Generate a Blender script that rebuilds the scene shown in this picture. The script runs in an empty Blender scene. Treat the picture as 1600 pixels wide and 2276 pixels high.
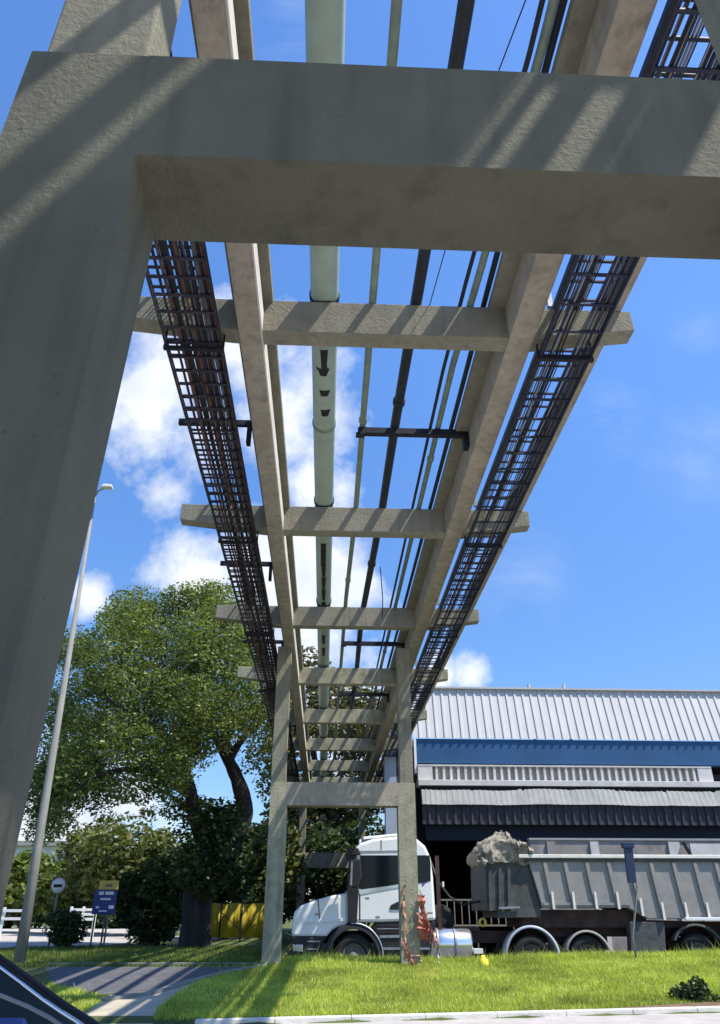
import bpy, bmesh, math, random
import numpy as np
from mathutils import Vector, Matrix
random.seed(7); RNG = np.random.default_rng(11)
sc = bpy.context.scene
COL = sc.collection

# ------------------------------------------------------------------ camera
EYE = 1.5
F, CX, CY = 1643.0, 800.0, 1138.0
PITCH = math.atan((2030.0-CY)/F)
YAW = math.radians(2.5115)
_fw = Vector((math.sin(YAW)*math.cos(PITCH), math.cos(YAW)*math.cos(PITCH), math.sin(PITCH)))
_rt = Vector((math.cos(YAW), -math.sin(YAW), 0.0))
_up = _rt.cross(_fw)
cam_d = bpy.data.cameras.new("camera"); cam = bpy.data.objects.new("camera", cam_d); COL.objects.link(cam)
cam_d.sensor_fit = 'VERTICAL'; cam_d.sensor_height = 36.0; cam_d.lens = F/2276.0*36.0
cam_d.clip_start = 0.05; cam_d.clip_end = 3000
cam.matrix_world = Matrix(((_rt.x,_up.x,-_fw.x,0),(_rt.y,_up.y,-_fw.y,0),(_rt.z,_up.z,-_fw.z,EYE),(0,0,0,1)))
sc.camera = cam

# survey of the photograph: a ray of the camera to a point on a plane of the world
def ray(x, y): return _rt*((x-CX)/F) + _up*((CY-y)/F) + _fw
def P(x, y, Y):
    d = ray(x, y); q = d*(Y/d.y); return Vector((q.x, q.y, q.z+EYE))
def G(x, y, z=0.5):
    d = ray(x, y); q = d*((z-EYE)/d.z); return Vector((q.x, q.y, z))

# ------------------------------------------------------------------ light
SUN = Vector((0.54, -0.26, 1.0)).normalized()
sun_d = bpy.data.lights.new("sun", 'SUN'); sun_d.energy = 5.0; sun_d.angle = math.radians(0.5); sun_d.color = (1.0, 0.94, 0.84)
sun_o = bpy.data.objects.new("sun", sun_d); COL.objects.link(sun_o)
sun_o.rotation_euler = SUN.to_track_quat('Z', 'Y').to_euler(); sun_o.location = SUN*60
vs = sc.view_settings
vs.view_transform = 'Standard'; vs.look = 'None'; vs.gamma = 1.0; vs.exposure = 0.55; vs.use_curve_mapping = False
sc.display_settings.display_device = 'sRGB'

world = bpy.data.worlds.new("World"); sc.world = world; world.use_nodes = True
nt = world.node_tree; nt.nodes.clear()
def N(tree, t, **kw):
    n = tree.nodes.new(t)
    for k, v in kw.items(): setattr(n, k, v)
    return n
def math_node(tree, op, a, b=None, c=None, clamp=False):
    n = N(tree, 'ShaderNodeMath', operation=op, use_clamp=clamp)
    for i, v in enumerate((a, b, c)):
        if v is None: continue
        if isinstance(v, (int, float)): n.inputs[i].default_value = v
        else: tree.links.new(v, n.inputs[i])
    return n.outputs[0]
def build_sky():
    L = nt.links.new
    sky = N(nt, 'ShaderNodeTexSky', sky_type='NISHITA', sun_disc=False)
    sky.sun_elevation = math.asin(SUN.z); sky.sun_rotation = math.atan2(SUN.x, SUN.y)
    sky.altitude = 20; sky.air_density = 1.0; sky.dust_density = 0.35; sky.ozone_density = 2.2
    hs = N(nt, 'ShaderNodeHueSaturation'); hs.inputs['Saturation'].default_value = SKY_SAT; hs.inputs['Value'].default_value = SKY_VAL
    L(sky.outputs[0], hs.inputs['Color'])
    grade = N(nt, 'ShaderNodeMix', data_type='RGBA', blend_type='MULTIPLY'); grade.inputs[0].default_value = 1; grade.inputs[7].default_value = SKY_TINT
    L(hs.outputs[0], grade.inputs[6])
    tc0 = N(nt, 'ShaderNodeTexCoord'); sx = N(nt, 'ShaderNodeSeparateXYZ'); L(tc0.outputs['Generated'], sx.inputs[0])
    el = math_node(nt, 'MINIMUM', math_node(nt, 'MAXIMUM', math_node(nt, 'MULTIPLY_ADD', sx.outputs[2], 0.75, 0.53), 0.60), 1.02)
    g2 = N(nt, 'ShaderNodeVectorMath', operation='SCALE'); L(grade.outputs[2], g2.inputs[0]); L(el, g2.inputs['Scale'])
    tc = N(nt, 'ShaderNodeTexCoord')
    nz = N(nt, 'ShaderNodeTexNoise'); nz.inputs['Scale'].default_value = 7.0; nz.inputs['Detail'].default_value = 9; nz.inputs['Roughness'].default_value = 0.62
    L(tc.outputs['Generated'], nz.inputs['Vector'])
    nz2 = N(nt, 'ShaderNodeTexNoise'); nz2.inputs['Scale'].default_value = 16.0; nz2.inputs['Detail'].default_value = 6; nz2.inputs['Roughness'].default_value = 0.6
    L(tc.outputs['Generated'], nz2.inputs['Vector'])
    # clouds: (px, py, radius px, density)
    blobs = [(330,880,170,1.0),(440,960,120,0.9),(640,900,150,0.95),(560,780,140,0.9),(730,940,120,0.8),(380,1090,80,0.55),
             (450,1290,130,1.1),(600,1290,190,1.1),(740,1300,130,1.0),(700,1430,170,1.1),(700,1090,90,0.85),(195,1320,50,0.95),
             (1050,1495,42,0.8),(965,1500,48,0.9),(120,1750,160,0.9),(60,1880,200,1.1),(760,1560,150,1.0),(250,1800,120,0.65),(30,280,45,0.6)]
    acc = None
    for (x, y, r, d) in blobs:
        c = ray(x, y).normalized(); rr = math.tan(r/F)*0.9
        vd = N(nt, 'ShaderNodeVectorMath', operation='DISTANCE'); L(tc.outputs['Generated'], vd.inputs[0]); vd.inputs[1].default_value = c
        g = math_node(nt, 'MULTIPLY_ADD', vd.outputs['Value'], -d/(rr*1.35), d*1.15, clamp=True)
        acc = g if acc is None else math_node(nt, 'MAXIMUM', acc, g)
    n1 = math_node(nt, 'MULTIPLY_ADD', nz.outputs[0], 2.6, -1.3)
    n2 = math_node(nt, 'MULTIPLY_ADD', nz2.outputs[0], 0.9, -0.45)
    s = math_node(nt, 'ADD', n1, n2)
    s = math_node(nt, 'ADD', s, acc)
    s = math_node(nt, 'SUBTRACT', s, 0.26)
    big = math_node(nt, 'MULTIPLY', s, 1.55, clamp=True)
    pres = math_node(nt, 'MULTIPLY', acc, 4.0, clamp=True)
    big = math_node(nt, 'MULTIPLY', big, pres)
    # thin wisps
    mp = N(nt, 'ShaderNodeMapping'); mp.inputs['Rotation'].default_value = (0.3, 0.5, 0.9); mp.inputs['Scale'].default_value = (1.2, 5.0, 3.0)
    L(tc.outputs['Generated'], mp.inputs['Vector'])
    wz = N(nt, 'ShaderNodeTexNoise'); wz.inputs['Scale'].default_value = 2.3; wz.inputs['Detail'].default_value = 8; wz.inputs['Roughness'].default_value = 0.65
    L(mp.outputs[0], wz.inputs['Vector'])
    wisps = None
    for (x, y, r) in [(1560,1010,150),(620,40,120),(1150,1290,140),(1350,930,110),(1550,720,70),(250,150,120)]:
        c = ray(x, y).normalized(); rr = math.tan(r/F)
        vd = N(nt, 'ShaderNodeVectorMath', operation='DISTANCE'); L(tc.outputs['Generated'], vd.inputs[0]); vd.inputs[1].default_value = c
        g = math_node(nt, 'MULTIPLY_ADD', vd.outputs['Value'], -1.0/rr, 1.0, clamp=True)
        wisps = g if wisps is None else math_node(nt, 'MAXIMUM', wisps, g)
    wm = math_node(nt, 'MULTIPLY_ADD', wz.outputs[0], 3.2, -1.45, clamp=True)
    wm = math_node(nt, 'MULTIPLY', wm, wisps); wm = math_node(nt, 'MULTIPLY', wm, 0.34)
    mask = math_node(nt, 'MAXIMUM', big, wm, clamp=True)
    # cloud tone: bright edges, faintly grey bellies
    sh = N(nt, 'ShaderNodeTexNoise'); sh.inputs['Scale'].default_value = 9.0; sh.inputs['Detail'].default_value = 5
    L(tc.outputs['Generated'], sh.inputs['Vector'])
    tone = N(nt, 'ShaderNodeMix', data_type='RGBA'); tone.inputs[6].default_value = CLOUD_LO; tone.inputs[7].default_value = CLOUD_HI
    L(math_node(nt, 'MULTIPLY_ADD', sh.outputs[0], 3.0, -1.0, clamp=True), tone.inputs[0])
    mix = N(nt, 'ShaderNodeMix', data_type='RGBA'); L(mask, mix.inputs[0]); L(g2.outputs[0], mix.inputs[6]); L(tone.outputs[2], mix.inputs[7])
    bg = N(nt, 'ShaderNodeBackground'); bg.inputs['Strength'].default_value = 0.12
    L(mix.outputs[2], bg.inputs['Color'])
    out = N(nt, 'ShaderNodeOutputWorld'); L(bg.outputs[0], out.inputs['Surface'])
SKY_SAT, SKY_VAL = 1.15, 1.25
SKY_TINT = (1.0, 1.12, 1.32, 1)
CLOUD_LO = (4.6, 5.0, 5.6, 1); CLOUD_HI = (6.6, 6.8, 7.0, 1)
build_sky()
sc.cycles.max_bounces = 6; sc.cycles.transparent_max_bounces = 12

# ------------------------------------------------------------------ materials
MATS = {}
def mat(name, col, rough=0.8, metal=0.0, var=0.25, vscale=3.0, bump=0.0, bscale=30.0, col2=None, spec=0.3, stain=None, stretch=(1,1,1), coat=0.0):
    m = bpy.data.materials.new(name); m.use_nodes = True; t = m.node_tree; L = t.links.new
    b = t.nodes['Principled BSDF']; b.inputs['Roughness'].default_value = rough; b.inputs['Metallic'].default_value = metal
    b.inputs['Specular IOR Level'].default_value = spec; b.inputs['Coat Weight'].default_value = coat
    tc = N(t, 'ShaderNodeTexCoord'); mp = N(t, 'ShaderNodeMapping'); mp.inputs['Scale'].default_value = stretch
    geo = N(t, 'ShaderNodeNewGeometry'); L(geo.outputs['Position'], mp.inputs['Vector'])
    nz = N(t, 'ShaderNodeTexNoise'); nz.inputs['Scale'].default_value = vscale; nz.inputs['Detail'].default_value = 8; nz.inputs['Roughness'].default_value = 0.62
    L(mp.outputs[0], nz.inputs['Vector'])
    c1 = [c*(1-var) for c in col]; c2 = list(col2) if col2 else [min(1, c*(1+var)) for c in col]
    mx = N(t, 'ShaderNodeMix', data_type='RGBA'); mx.inputs[6].default_value = (*c1, 1); mx.inputs[7].default_value = (*c2, 1)
    L(math_node(t, 'MULTIPLY_ADD', nz.outputs[0], 2.4, -0.7, clamp=True), mx.inputs[0])
    outc = mx.outputs[2]
    if stain:
        scol, sscale, thr, ststretch = stain
        mp2 = N(t, 'ShaderNodeMapping'); mp2.inputs['Scale'].default_value = ststretch; L(geo.outputs['Position'], mp2.inputs['Vector'])
        n2 = N(t, 'ShaderNodeTexNoise'); n2.inputs['Scale'].default_value = sscale; n2.inputs['Detail'].default_value = 10; n2.inputs['Roughness'].default_value = 0.7
        L(mp2.outputs[0], n2.inputs['Vector'])
        m2 = N(t, 'ShaderNodeMix', data_type='RGBA'); L(math_node(t, 'MULTIPLY_ADD', n2.outputs[0], 4.0, -4.0*thr, clamp=True), m2.inputs[0])
        L(outc, m2.inputs[6]); m2.inputs[7].default_value = (*scol, 1); outc = m2.outputs[2]
    if name.startswith('concrete'):
        vo = N(t, 'ShaderNodeTexVoronoi'); vo.inputs['Scale'].default_value = 16; L(geo.outputs['Position'], vo.inputs['Vector'])
        pn = N(t, 'ShaderNodeTexNoise'); pn.inputs['Scale'].default_value = 2.5; L(geo.outputs['Position'], pn.inputs['Vector'])
        pit = math_node(t, 'LESS_THAN', vo.outputs['Distance'], math_node(t, 'MULTIPLY_ADD', pn.outputs[0], 0.45, -0.16))
        mp3 = N(t, 'ShaderNodeMapping'); mp3.inputs['Scale'].default_value = (9,9,0.7); L(geo.outputs['Position'], mp3.inputs['Vector'])
        st = N(t, 'ShaderNodeTexNoise'); st.inputs['Scale'].default_value = 1.0; st.inputs['Detail'].default_value = 6; L(mp3.outputs[0], st.inputs['Vector'])
        k_ = math_node(t, 'MULTIPLY_ADD', st.outputs[0], 1.1, 0.45, clamp=True)
        k_ = math_node(t, 'MULTIPLY', k_, math_node(t, 'MULTIPLY_ADD', pit, -0.22, 1.0))
        sc_ = N(t, 'ShaderNodeVectorMath', operation='SCALE'); L(outc, sc_.inputs[0]); L(k_, sc_.inputs['Scale']); outc = sc_.outputs[0]
    L(outc, b.inputs['Base Color'])
    if bump:
        nb = N(t, 'ShaderNodeTexNoise'); nb.inputs['Scale'].default_value = bscale; nb.inputs['Detail'].default_value = 7; nb.inputs['Roughness'].default_value = 0.65
        L(geo.outputs['Position'], nb.inputs['Vector'])
        bp = N(t, 'ShaderNodeBump'); bp.inputs['Strength'].default_value = min(1.0, bump); bp.inputs['Distance'].default_value = 0.02*max(1, bump)
        L(nb.outputs[0], bp.inputs['Height']); L(bp.outputs[0], b.inputs['Normal'])
    MATS[name] = m; return m
def leaf_mat(name, c_dark, c_light, trans=0.35, yellow=None):
    m = bpy.data.materials.new(name); m.use_nodes = True; t = m.node_tree; L = t.links.new
    t.nodes.remove(t.nodes['Principled BSDF']); out = t.nodes['Material Output']
    geo = N(t, 'ShaderNodeNewGeometry')
    cr = N(t, 'ShaderNodeValToRGB'); cr.color_ramp.elements[0].color = (*c_dark, 1); cr.color_ramp.elements[1].color = (*c_light, 1)
    if yellow: e = cr.color_ramp.elements.new(0.93); e.color = (*c_light, 1); cr.color_ramp.elements[2].color = (*yellow, 1)
    nz = N(t, 'ShaderNodeTexNoise'); nz.inputs['Scale'].default_value = 0.9; nz.inputs['Detail'].default_value = 4; L(geo.outputs['Position'], nz.inputs['Vector'])
    v = math_node(t, 'MULTIPLY_ADD', nz.outputs[0], 1.5, -0.45)
    v = math_node(t, 'MULTIPLY_ADD', geo.outputs['Random Per Island'], 0.6, v)
    v = math_node(t, 'SUBTRACT', v, 0.12, clamp=True)
    L(v, cr.inputs[0])
    d = N(t, 'ShaderNodeBsdfDiffuse'); tr = N(t, 'ShaderNodeBsdfTranslucent'); L(cr.outputs[0], d.inputs[0])
    g = N(t, 'ShaderNodeMix', data_type='RGBA', blend_type='MULTIPLY'); g.inputs[0].default_value = 1; L(cr.outputs[0], g.inputs[6]); g.inputs[7].default_value = (1.25, 1.35, 0.6, 1)
    L(g.outputs[2], tr.inputs[0])
    gl = N(t, 'ShaderNodeBsdfGlossy'); gl.inputs['Roughness'].default_value = 0.45; gl.inputs[0].default_value = (0.8, 0.85, 0.8, 1)
    a = N(t, 'ShaderNodeMixShader'); a.inputs[0].default_value = trans; L(d.outputs[0], a.inputs[1]); L(tr.outputs[0], a.inputs[2])
    b = N(t, 'ShaderNodeMixShader'); b.inputs[0].default_value = 0.025; L(a.outputs[0], b.inputs[1]); L(gl.outputs[0], b.inputs[2])
    L(b.outputs[0], out.inputs['Surface']); MATS[name] = m; return m

mat('concrete', (0.225,0.215,0.16), 0.92, var=0.16, vscale=2.2, bump=0.8, bscale=26, stain=((0.13,0.13,0.11), 1.6, 0.60, (1.5,1.5,0.6)))
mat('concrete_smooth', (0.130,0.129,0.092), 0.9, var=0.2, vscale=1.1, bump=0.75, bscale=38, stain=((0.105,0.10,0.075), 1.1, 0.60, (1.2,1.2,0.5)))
mat('concrete_pale', (0.235,0.235,0.215), 0.9, var=0.12, vscale=3.0, bump=0.6, bscale=40, stain=((0.2,0.2,0.16), 2.0, 0.62, (1,1,0.5)))
mat('concrete_weathered', (0.33,0.295,0.23), 0.95, var=0.2, vscale=4.0, bump=0.9, bscale=22, stain=((0.10,0.085,0.065), 3.0, 0.57, (1,0.5,1)))
mat('concrete_mossy', (0.32,0.305,0.215), 0.95, var=0.3, vscale=3.5, bump=0.8, bscale=24, stain=((0.10,0.11,0.06), 2.4, 0.55, (1,1,0.4)))
mat('steel_black', (0.018,0.019,0.024), 0.6, 0.3, var=0.35, vscale=9, bump=0.2)
mat('steel_galv', (0.30,0.31,0.33), 0.5, 0.6, var=0.3, vscale=7)
mat('steel_tray', (0.028,0.026,0.036), 0.6, 0.3, var=0.5, vscale=5, col2=(0.06,0.055,0.07))
mat('steel_tray_navy', (0.018,0.022,0.042), 0.6, 0.3, var=0.4, vscale=5, col2=(0.04,0.048,0.08))
mat('cable_black', (0.014,0.014,0.018), 0.55, var=0.3)
mat('cable_rust', (0.10,0.055,0.045), 0.7, var=0.4)
mat('cable_grey', (0.075,0.078,0.095), 0.6, var=0.3)
mat('cable_pale', (0.22,0.23,0.27), 0.6, var=0.2)
mat('cable_blue', (0.022,0.034,0.085), 0.55, var=0.3)
mat('pipe_green', (0.27,0.335,0.255), 0.45, var=0.14, vscale=3, spec=0.5, stain=((0.17,0.22,0.18), 2.6, 0.62, (3,0.5,1)))
mat('pipe_green_small', (0.17,0.22,0.17), 0.55, var=0.25, vscale=5)
mat('pipe_dark', (0.02,0.022,0.028), 0.6, var=0.3, vscale=6)
mat('paint_black', (0.015,0.016,0.016), 0.7)
mat('grass_soil', (0.060,0.085,0.022), 1.0, var=0.45, vscale=1.5, bump=1.0, bscale=12, col2=(0.12,0.15,0.04), stain=((0.16,0.13,0.08), 0.9, 0.66, (1,1,1)))
mat('asphalt', (0.10,0.10,0.105), 0.95, var=0.3, vscale=5, bump=0.6, bscale=60)
mat('pavement', (0.40,0.37,0.345), 0.95, var=0.16, vscale=3, bump=0.4, bscale=60, stain=((0.30,0.22,0.2), 1.2, 0.6, (1,1,1)))
mat('kerb_white', (0.62,0.60,0.55), 0.9, var=0.15, vscale=4, bump=0.4)
mat('tan_path', (0.42,0.37,0.28), 1.0, var=0.2, vscale=3, bump=0.7, bscale=40, stain=((0.2,0.2,0.1), 2.5, 0.62, (1,1,1)))
mat('gravel_yard', (0.40,0.365,0.33), 1.0, var=0.15, vscale=1.2, bump=0.3)
mat('soil', (0.17,0.115,0.07), 1.0, var=0.35, vscale=5, bump=0.8, bscale=30)
mat('truck_white', (0.78,0.78,0.76), 0.28, var=0.03, spec=0.5, coat=0.5, vscale=2, stain=((0.55,0.53,0.48), 2.5, 0.68, (1,1,1)))
mat('truck_black', (0.018,0.018,0.02), 0.5, var=0.3, spec=0.4)
mat('glass_dark', (0.006,0.008,0.012), 0.12, var=0.1, spec=0.3)
mat('tyre', (0.022,0.022,0.022), 0.9, var=0.3, bump=0.3)
mat('rim', (0.17,0.16,0.16), 0.6, 0.3, var=0.3)
mat('chrome', (0.75,0.76,0.78), 0.22, 0.9, var=0.06, vscale=4)
mat('chassis', (0.035,0.028,0.028), 0.8, var=0.4, col2=(0.085,0.045,0.04))
mat('trailer_grey', (0.275,0.265,0.25), 0.75, var=0.14, vscale=2.5, bump=0.25, bscale=14, stain=((0.185,0.185,0.18), 2.2, 0.55, (1,1,1)))
mat('trailer_dark', (0.075,0.08,0.078), 0.85, var=0.35, vscale=4, bump=0.4, bscale=14)
mat('rim_pale', (0.74,0.70,0.62), 0.7, var=0.12)
mat('mudguard', (0.38,0.42,0.48), 0.4, var=0.12)
mat('canvas', (0.27,0.25,0.20), 0.95, var=0.4, vscale=6, bump=1.5, bscale=14, stain=((0.10,0.09,0.07), 5.0, 0.50, (1,1,1)))
mat('roof_metal', (0.47,0.465,0.455), 0.6, 0.05, var=0.06, vscale=1.2, stain=((0.36,0.37,0.38), 1.2, 0.62, (2,2,0.4)))
mat('blue_paint', (0.022,0.085,0.19), 0.6, var=0.12, vscale=0.8)
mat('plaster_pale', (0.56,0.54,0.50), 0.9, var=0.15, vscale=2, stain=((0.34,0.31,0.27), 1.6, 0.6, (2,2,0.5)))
mat('plaster_grey', (0.31,0.31,0.29), 0.9, var=0.15, vscale=2, stain=((0.24,0.24,0.22), 2.0, 0.6, (2,2,0.4)))
mat('sheet_dark', (0.05,0.048,0.055), 0.8, var=0.4, vscale=2, stretch=(4,1,0.5))
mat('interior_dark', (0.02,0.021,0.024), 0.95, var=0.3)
mat('navy_paint', (0.004,0.010,0.022), 0.6, var=0.2)
mat('wall_grime', (0.26,0.24,0.215), 0.95, var=0.3, vscale=1.6, stain=((0.15,0.13,0.12), 1.2, 0.55, (1,1,1)))
mat('pillar_blue', (0.32,0.38,0.46), 0.8, var=0.08)
mat('bark', (0.035,0.030,0.028), 1.0, var=0.5, vscale=5, bump=1.0, bscale=16, stretch=(1,1,0.3))
mat('yellow_tarp', (0.36,0.27,0.02), 0.7, var=0.12, vscale=1.5, bump=0.5, bscale=4)
mat('sign_white', (0.72,0.70,0.72), 0.5, var=0.06)
mat('sign_border', (0.30,0.17,0.17), 0.5)
mat('sign_blue', (0.035,0.05,0.20), 0.5, var=0.1)
mat('sign_navy', (0.02,0.035,0.085), 0.45, var=0.25)
mat('sign_yellow', (0.62,0.47,0.10), 0.5, var=0.15)
mat('post_grey', (0.24,0.24,0.23), 0.7, 0.3, var=0.2)
mat('white_paint', (0.74,0.74,0.73), 0.6, var=0.06)
mat('far_white', (0.72,0.70,0.66), 0.9, var=0.08)
mat('net_red', (0.45,0.09,0.06), 0.8, var=0.3, col2=(0.55,0.25,0.18))
mat('net_orange', (0.50,0.24,0.15), 0.75, var=0.2)
mat('car_body', (0.006,0.013,0.013), 0.35, var=0.3, spec=0.25)
mat('car_blue', (0.03,0.07,0.22), 0.3, var=0.1)
mat('decal_purple', (0.16,0.12,0.34), 0.5, var=0.3)
mat('rail_tan', (0.24,0.22,0.16), 0.8, var=0.2)
mat('yellow_plastic', (0.70,0.62,0.05), 0.5, var=0.2)
leaf_mat('leaf_main', (0.032,0.058,0.022), (0.235,0.28,0.075), 0.36, (0.30,0.28,0.09))
leaf_mat('leaf_dark', (0.014,0.030,0.014), (0.075,0.105,0.034), 0.25)
leaf_mat('leaf_mid', (0.035,0.055,0.017), (0.18,0.19,0.055), 0.3)
leaf_mat('leaf_olive', (0.055,0.055,0.025), (0.16,0.145,0.06), 0.28)
leaf_mat('leaf_bright', (0.05,0.08,0.02), (0.20,0.23,0.05), 0.35)
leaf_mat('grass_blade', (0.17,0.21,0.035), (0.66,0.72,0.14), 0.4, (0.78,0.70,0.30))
leaf_mat('grass_shade', (0.06,0.09,0.02), (0.20,0.25,0.05), 0.3)  # darker copy of the lawn grass, tree shade put into its colours

# ------------------------------------------------------------------ mesh helpers
class MB:
    def __init__(s): s.v = []; s.f = []; s.smooth = []
    def add(s, vs_, fs, smooth=False):
        o = len(s.v); s.v.extend([tuple(v) for v in vs_]); s.f.extend([tuple(i+o for i in f) for f in fs]); s.smooth.extend([smooth]*len(fs)); return s
    def box(s, x0, x1, y0, y1, z0, z1):
        v = [(x0,y0,z0),(x1,y0,z0),(x1,y1,z0),(x0,y1,z0),(x0,y0,z1),(x1,y0,z1),(x1,y1,z1),(x0,y1,z1)]
        return s.add(v, [(0,3,2,1),(4,5,6,7),(0,1,5,4),(1,2,6,5),(2,3,7,6),(3,0,4,7)])
    def prism(s, poly, y0, y1):           # polygon of (x, z) from y0 to y1
        n = len(poly); v = [(p[0],y0,p[1]) for p in poly]+[(p[0],y1,p[1]) for p in poly]
        f = [tuple(range(n)), tuple(reversed(range(n,2*n)))]+[(i,i+n,(i+1)%n+n,(i+1)%n) for i in range(n)]
        return s.add(v, f)
    def hexa(s, a, b):                     # two quads of 4 points each
        v = list(a)+list(b); return s.add(v, [(3,2,1,0),(4,5,6,7),(0,1,5,4),(1,2,6,5),(2,3,7,6),(3,0,4,7)])
    def bar(s, p, q, w, h=None):
        p = Vector(p); q = Vector(q); h = h or w; d = (q-p).normalized()
        a = d.cross(Vector((0,0,1))); a = Vector((1,0,0)) if a.length < 1e-3 else a.normalized(); b = a.cross(d)
        a *= w/2; b *= h/2
        return s.hexa([p-a-b,p+a-b,p+a+b,p-a+b],[q-a-b,q+a-b,q+a+b,q-a+b])
    def tube(s, pts, rad, n=10, caps=True):
        pts = [Vector(p) for p in pts]; m = len(pts)
        if not isinstance(rad, (list, tuple)): rad = [rad]*m
        vv = []; ff = []; ref = None
        for i, p in enumerate(pts):
            d = (pts[min(i+1,m-1)]-pts[max(i-1,0)]).normalized()
            if ref is None:
                ref = d.cross(Vector((0,0,1)))
                if ref.length < 0.05: ref = d.cross(Vector((1,0,0)))
            a = (ref - d*ref.dot(d)).normalized(); b = d.cross(a); ref = a
            for k in range(n):
                t = 2*math.pi*k/n; vv.append(p+(a*math.cos(t)+b*math.sin(t))*rad[i])
        for i in range(m-1):
            for k in range(n): ff.append((i*n+k, i*n+(k+1)%n, (i+1)*n+(k+1)%n, (i+1)*n+k))
        if caps: ff.append(tuple(reversed(range(n)))); ff.append(tuple(range((m-1)*n, m*n)))
        return s.add(vv, ff, True)
    def lathe(s, c, prof, n=28, axis='Y', a0=0.0, a1=2*math.pi):   # profile of (radius, offset along axis)
        c = Vector(c); vv = []; ff = []; m = len(prof); full = abs(a1-a0-2*math.pi) < 1e-6; cnt = n if full else n+1
        for k in range(cnt):
            t = a0+(a1-a0)*k/n
            for (r, o) in prof:
                if axis == 'Y': vv.append(c+Vector((r*math.cos(t), o, r*math.sin(t))))
                elif axis == 'X': vv.append(c+Vector((o, r*math.cos(t), r*math.sin(t))))
                else: vv.append(c+Vector((r*math.cos(t), r*math.sin(t), o)))
        for k in range(n):
            k2 = (k+1) % cnt
            for j in range(m-1): ff.append((k*m+j, k*m+j+1, k2*m+j+1, k2*m+j))
        return s.add(vv, ff, True)
    def build(s, name, m, parent=None, bevel=0.0, autosmooth=True):
        v = np.array(s.v, dtype=float)
        if parent is None:
            org = Vector(((v[:,0].min()+v[:,0].max())/2, (v[:,1].min()+v[:,1].max())/2, v[:,2].min()))
        else: org = wloc(parent)
        me = bpy.data.meshes.new(name); me.from_pydata([tuple(Vector(p)-org) for p in s.v], [], s.f)
        me.polygons.foreach_set('use_smooth', s.smooth); me.materials.append(MATS[m] if isinstance(m, str) else m); me.update()
        bm = bmesh.new(); bm.from_mesh(me); bmesh.ops.recalc_face_normals(bm, faces=bm.faces); bm.to_mesh(me); bm.free()
        o = bpy.data.objects.new(name, me); COL.objects.link(o)
        if parent is None: o.location = org
        else: o.parent = parent
        if bevel:
            md = o.modifiers.new('bevel', 'BEVEL'); md.width = bevel; md.segments = 2; md.limit_method = 'ANGLE'; md.angle_limit = math.radians(50)
        return o
def wloc(o):
    l = Vector((0,0,0))
    while o: l += o.location; o = o.parent
    return l
def tag(o, label, cat, group=None, kind=None):
    o['label'] = label; o['category'] = cat
    if group: o['group'] = group
    if kind: o['kind'] = kind
    return o
def thing(name, loc, label, cat, group=None):
    o = bpy.data.objects.new(name, None); o.empty_display_size = 0.3; COL.objects.link(o); o.location = loc
    return tag(o, label, cat, group)
def structure(o): o['kind'] = 'structure'; return o

# ------------------------------------------------------------------ ground
def kerb_y(x): return 11.58+0.16*(x+0.9)
def sst(a, b, t): t = min(1, max(0, (t-a)/(b-a))); return t*t*(3-2*t)
def hg(x, y):
    ky = kerb_y(max(-1.6, min(x, 14)))
    z = 0.24 + 0.06*sst(ky-0.05, ky+0.02, y)
    z += 0.25*sst(ky, 18.0, y) + 0.10*sst(3, 8, x)*sst(ky, 18, y)
    right = sst(-1.9, -1.1, x)
    z = z*(1-right*sst(19.4, 20.4, y)) + 0.0*right
    if y > 60: z = z*(1-right)
    return z
def sheet(name, poly, m, lift, step=0.8):
    bm = bmesh.new(); vs_ = [bm.verts.new((p[0],p[1],0)) for p in poly]; bm.faces.new(vs_)
    xs = [p[0] for p in poly]; ys = [p[1] for p in poly]
    for ax, lo, hi in ((0,min(xs),max(xs)),(1,min(ys),max(ys))):
        k = math.floor(lo/step)+1
        while k*step < hi:
            co = [0,0,0]; no = [0,0,0]; co[ax] = k*step; no[ax] = 1
            bmesh.ops.bisect_plane(bm, geom=bm.verts[:]+bm.edges[:]+bm.faces[:], plane_co=co, plane_no=no); k += 1
    for v in bm.verts: v.co.z = hg(v.co.x, v.co.y)+lift
    bmesh.ops.triangulate(bm, faces=bm.faces[:])
    bmesh.ops.recalc_face_normals(bm, faces=bm.faces)
    me = bpy.data.meshes.new(name); bm.to_mesh(me); bm.free(); me.materials.append(MATS[m])
    for p in me.polygons: p.use_smooth = True
    if me.polygons and sum(p.normal.z for p in me.polygons) < 0: me.flip_normals()
    o = bpy.data.objects.new(name, me); COL.objects.link(o); return structure(o)
def ground_mesh():
    def ax(lo, hi, fine_lo, fine_hi, st):
        a = list(np.arange(fine_lo, fine_hi+1e-6, st)); s_ = st*2; x = fine_hi
        while x < hi: x += s_; s_ *= 1.35; a.append(min(x, hi))
        s_ = st*2; x = fine_lo
        while x > lo: x -= s_; s_ *= 1.35; a.insert(0, max(x, lo))
        return a
    X = ax(-600, 600, -14, 16, 0.4); Y = ax(-200, 1200, 9, 24, 0.2)
    v = [(x, y, hg(x, y)) for y in Y for x in X]; nx = len(X)
    f = [(j*nx+i, j*nx+i+1, (j+1)*nx+i+1, (j+1)*nx+i) for j in range(len(Y)-1) for i in range(nx-1)]
    mb = MB(); mb.add(v, f, True); me_o = mb.build('ground', 'grass_soil'); me_o.data.update()
    if sum(p.normal.z for p in me_o.data.polygons) < 0: me_o.data.flip_normals()
    return structure(me_o)
ground_mesh()
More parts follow.
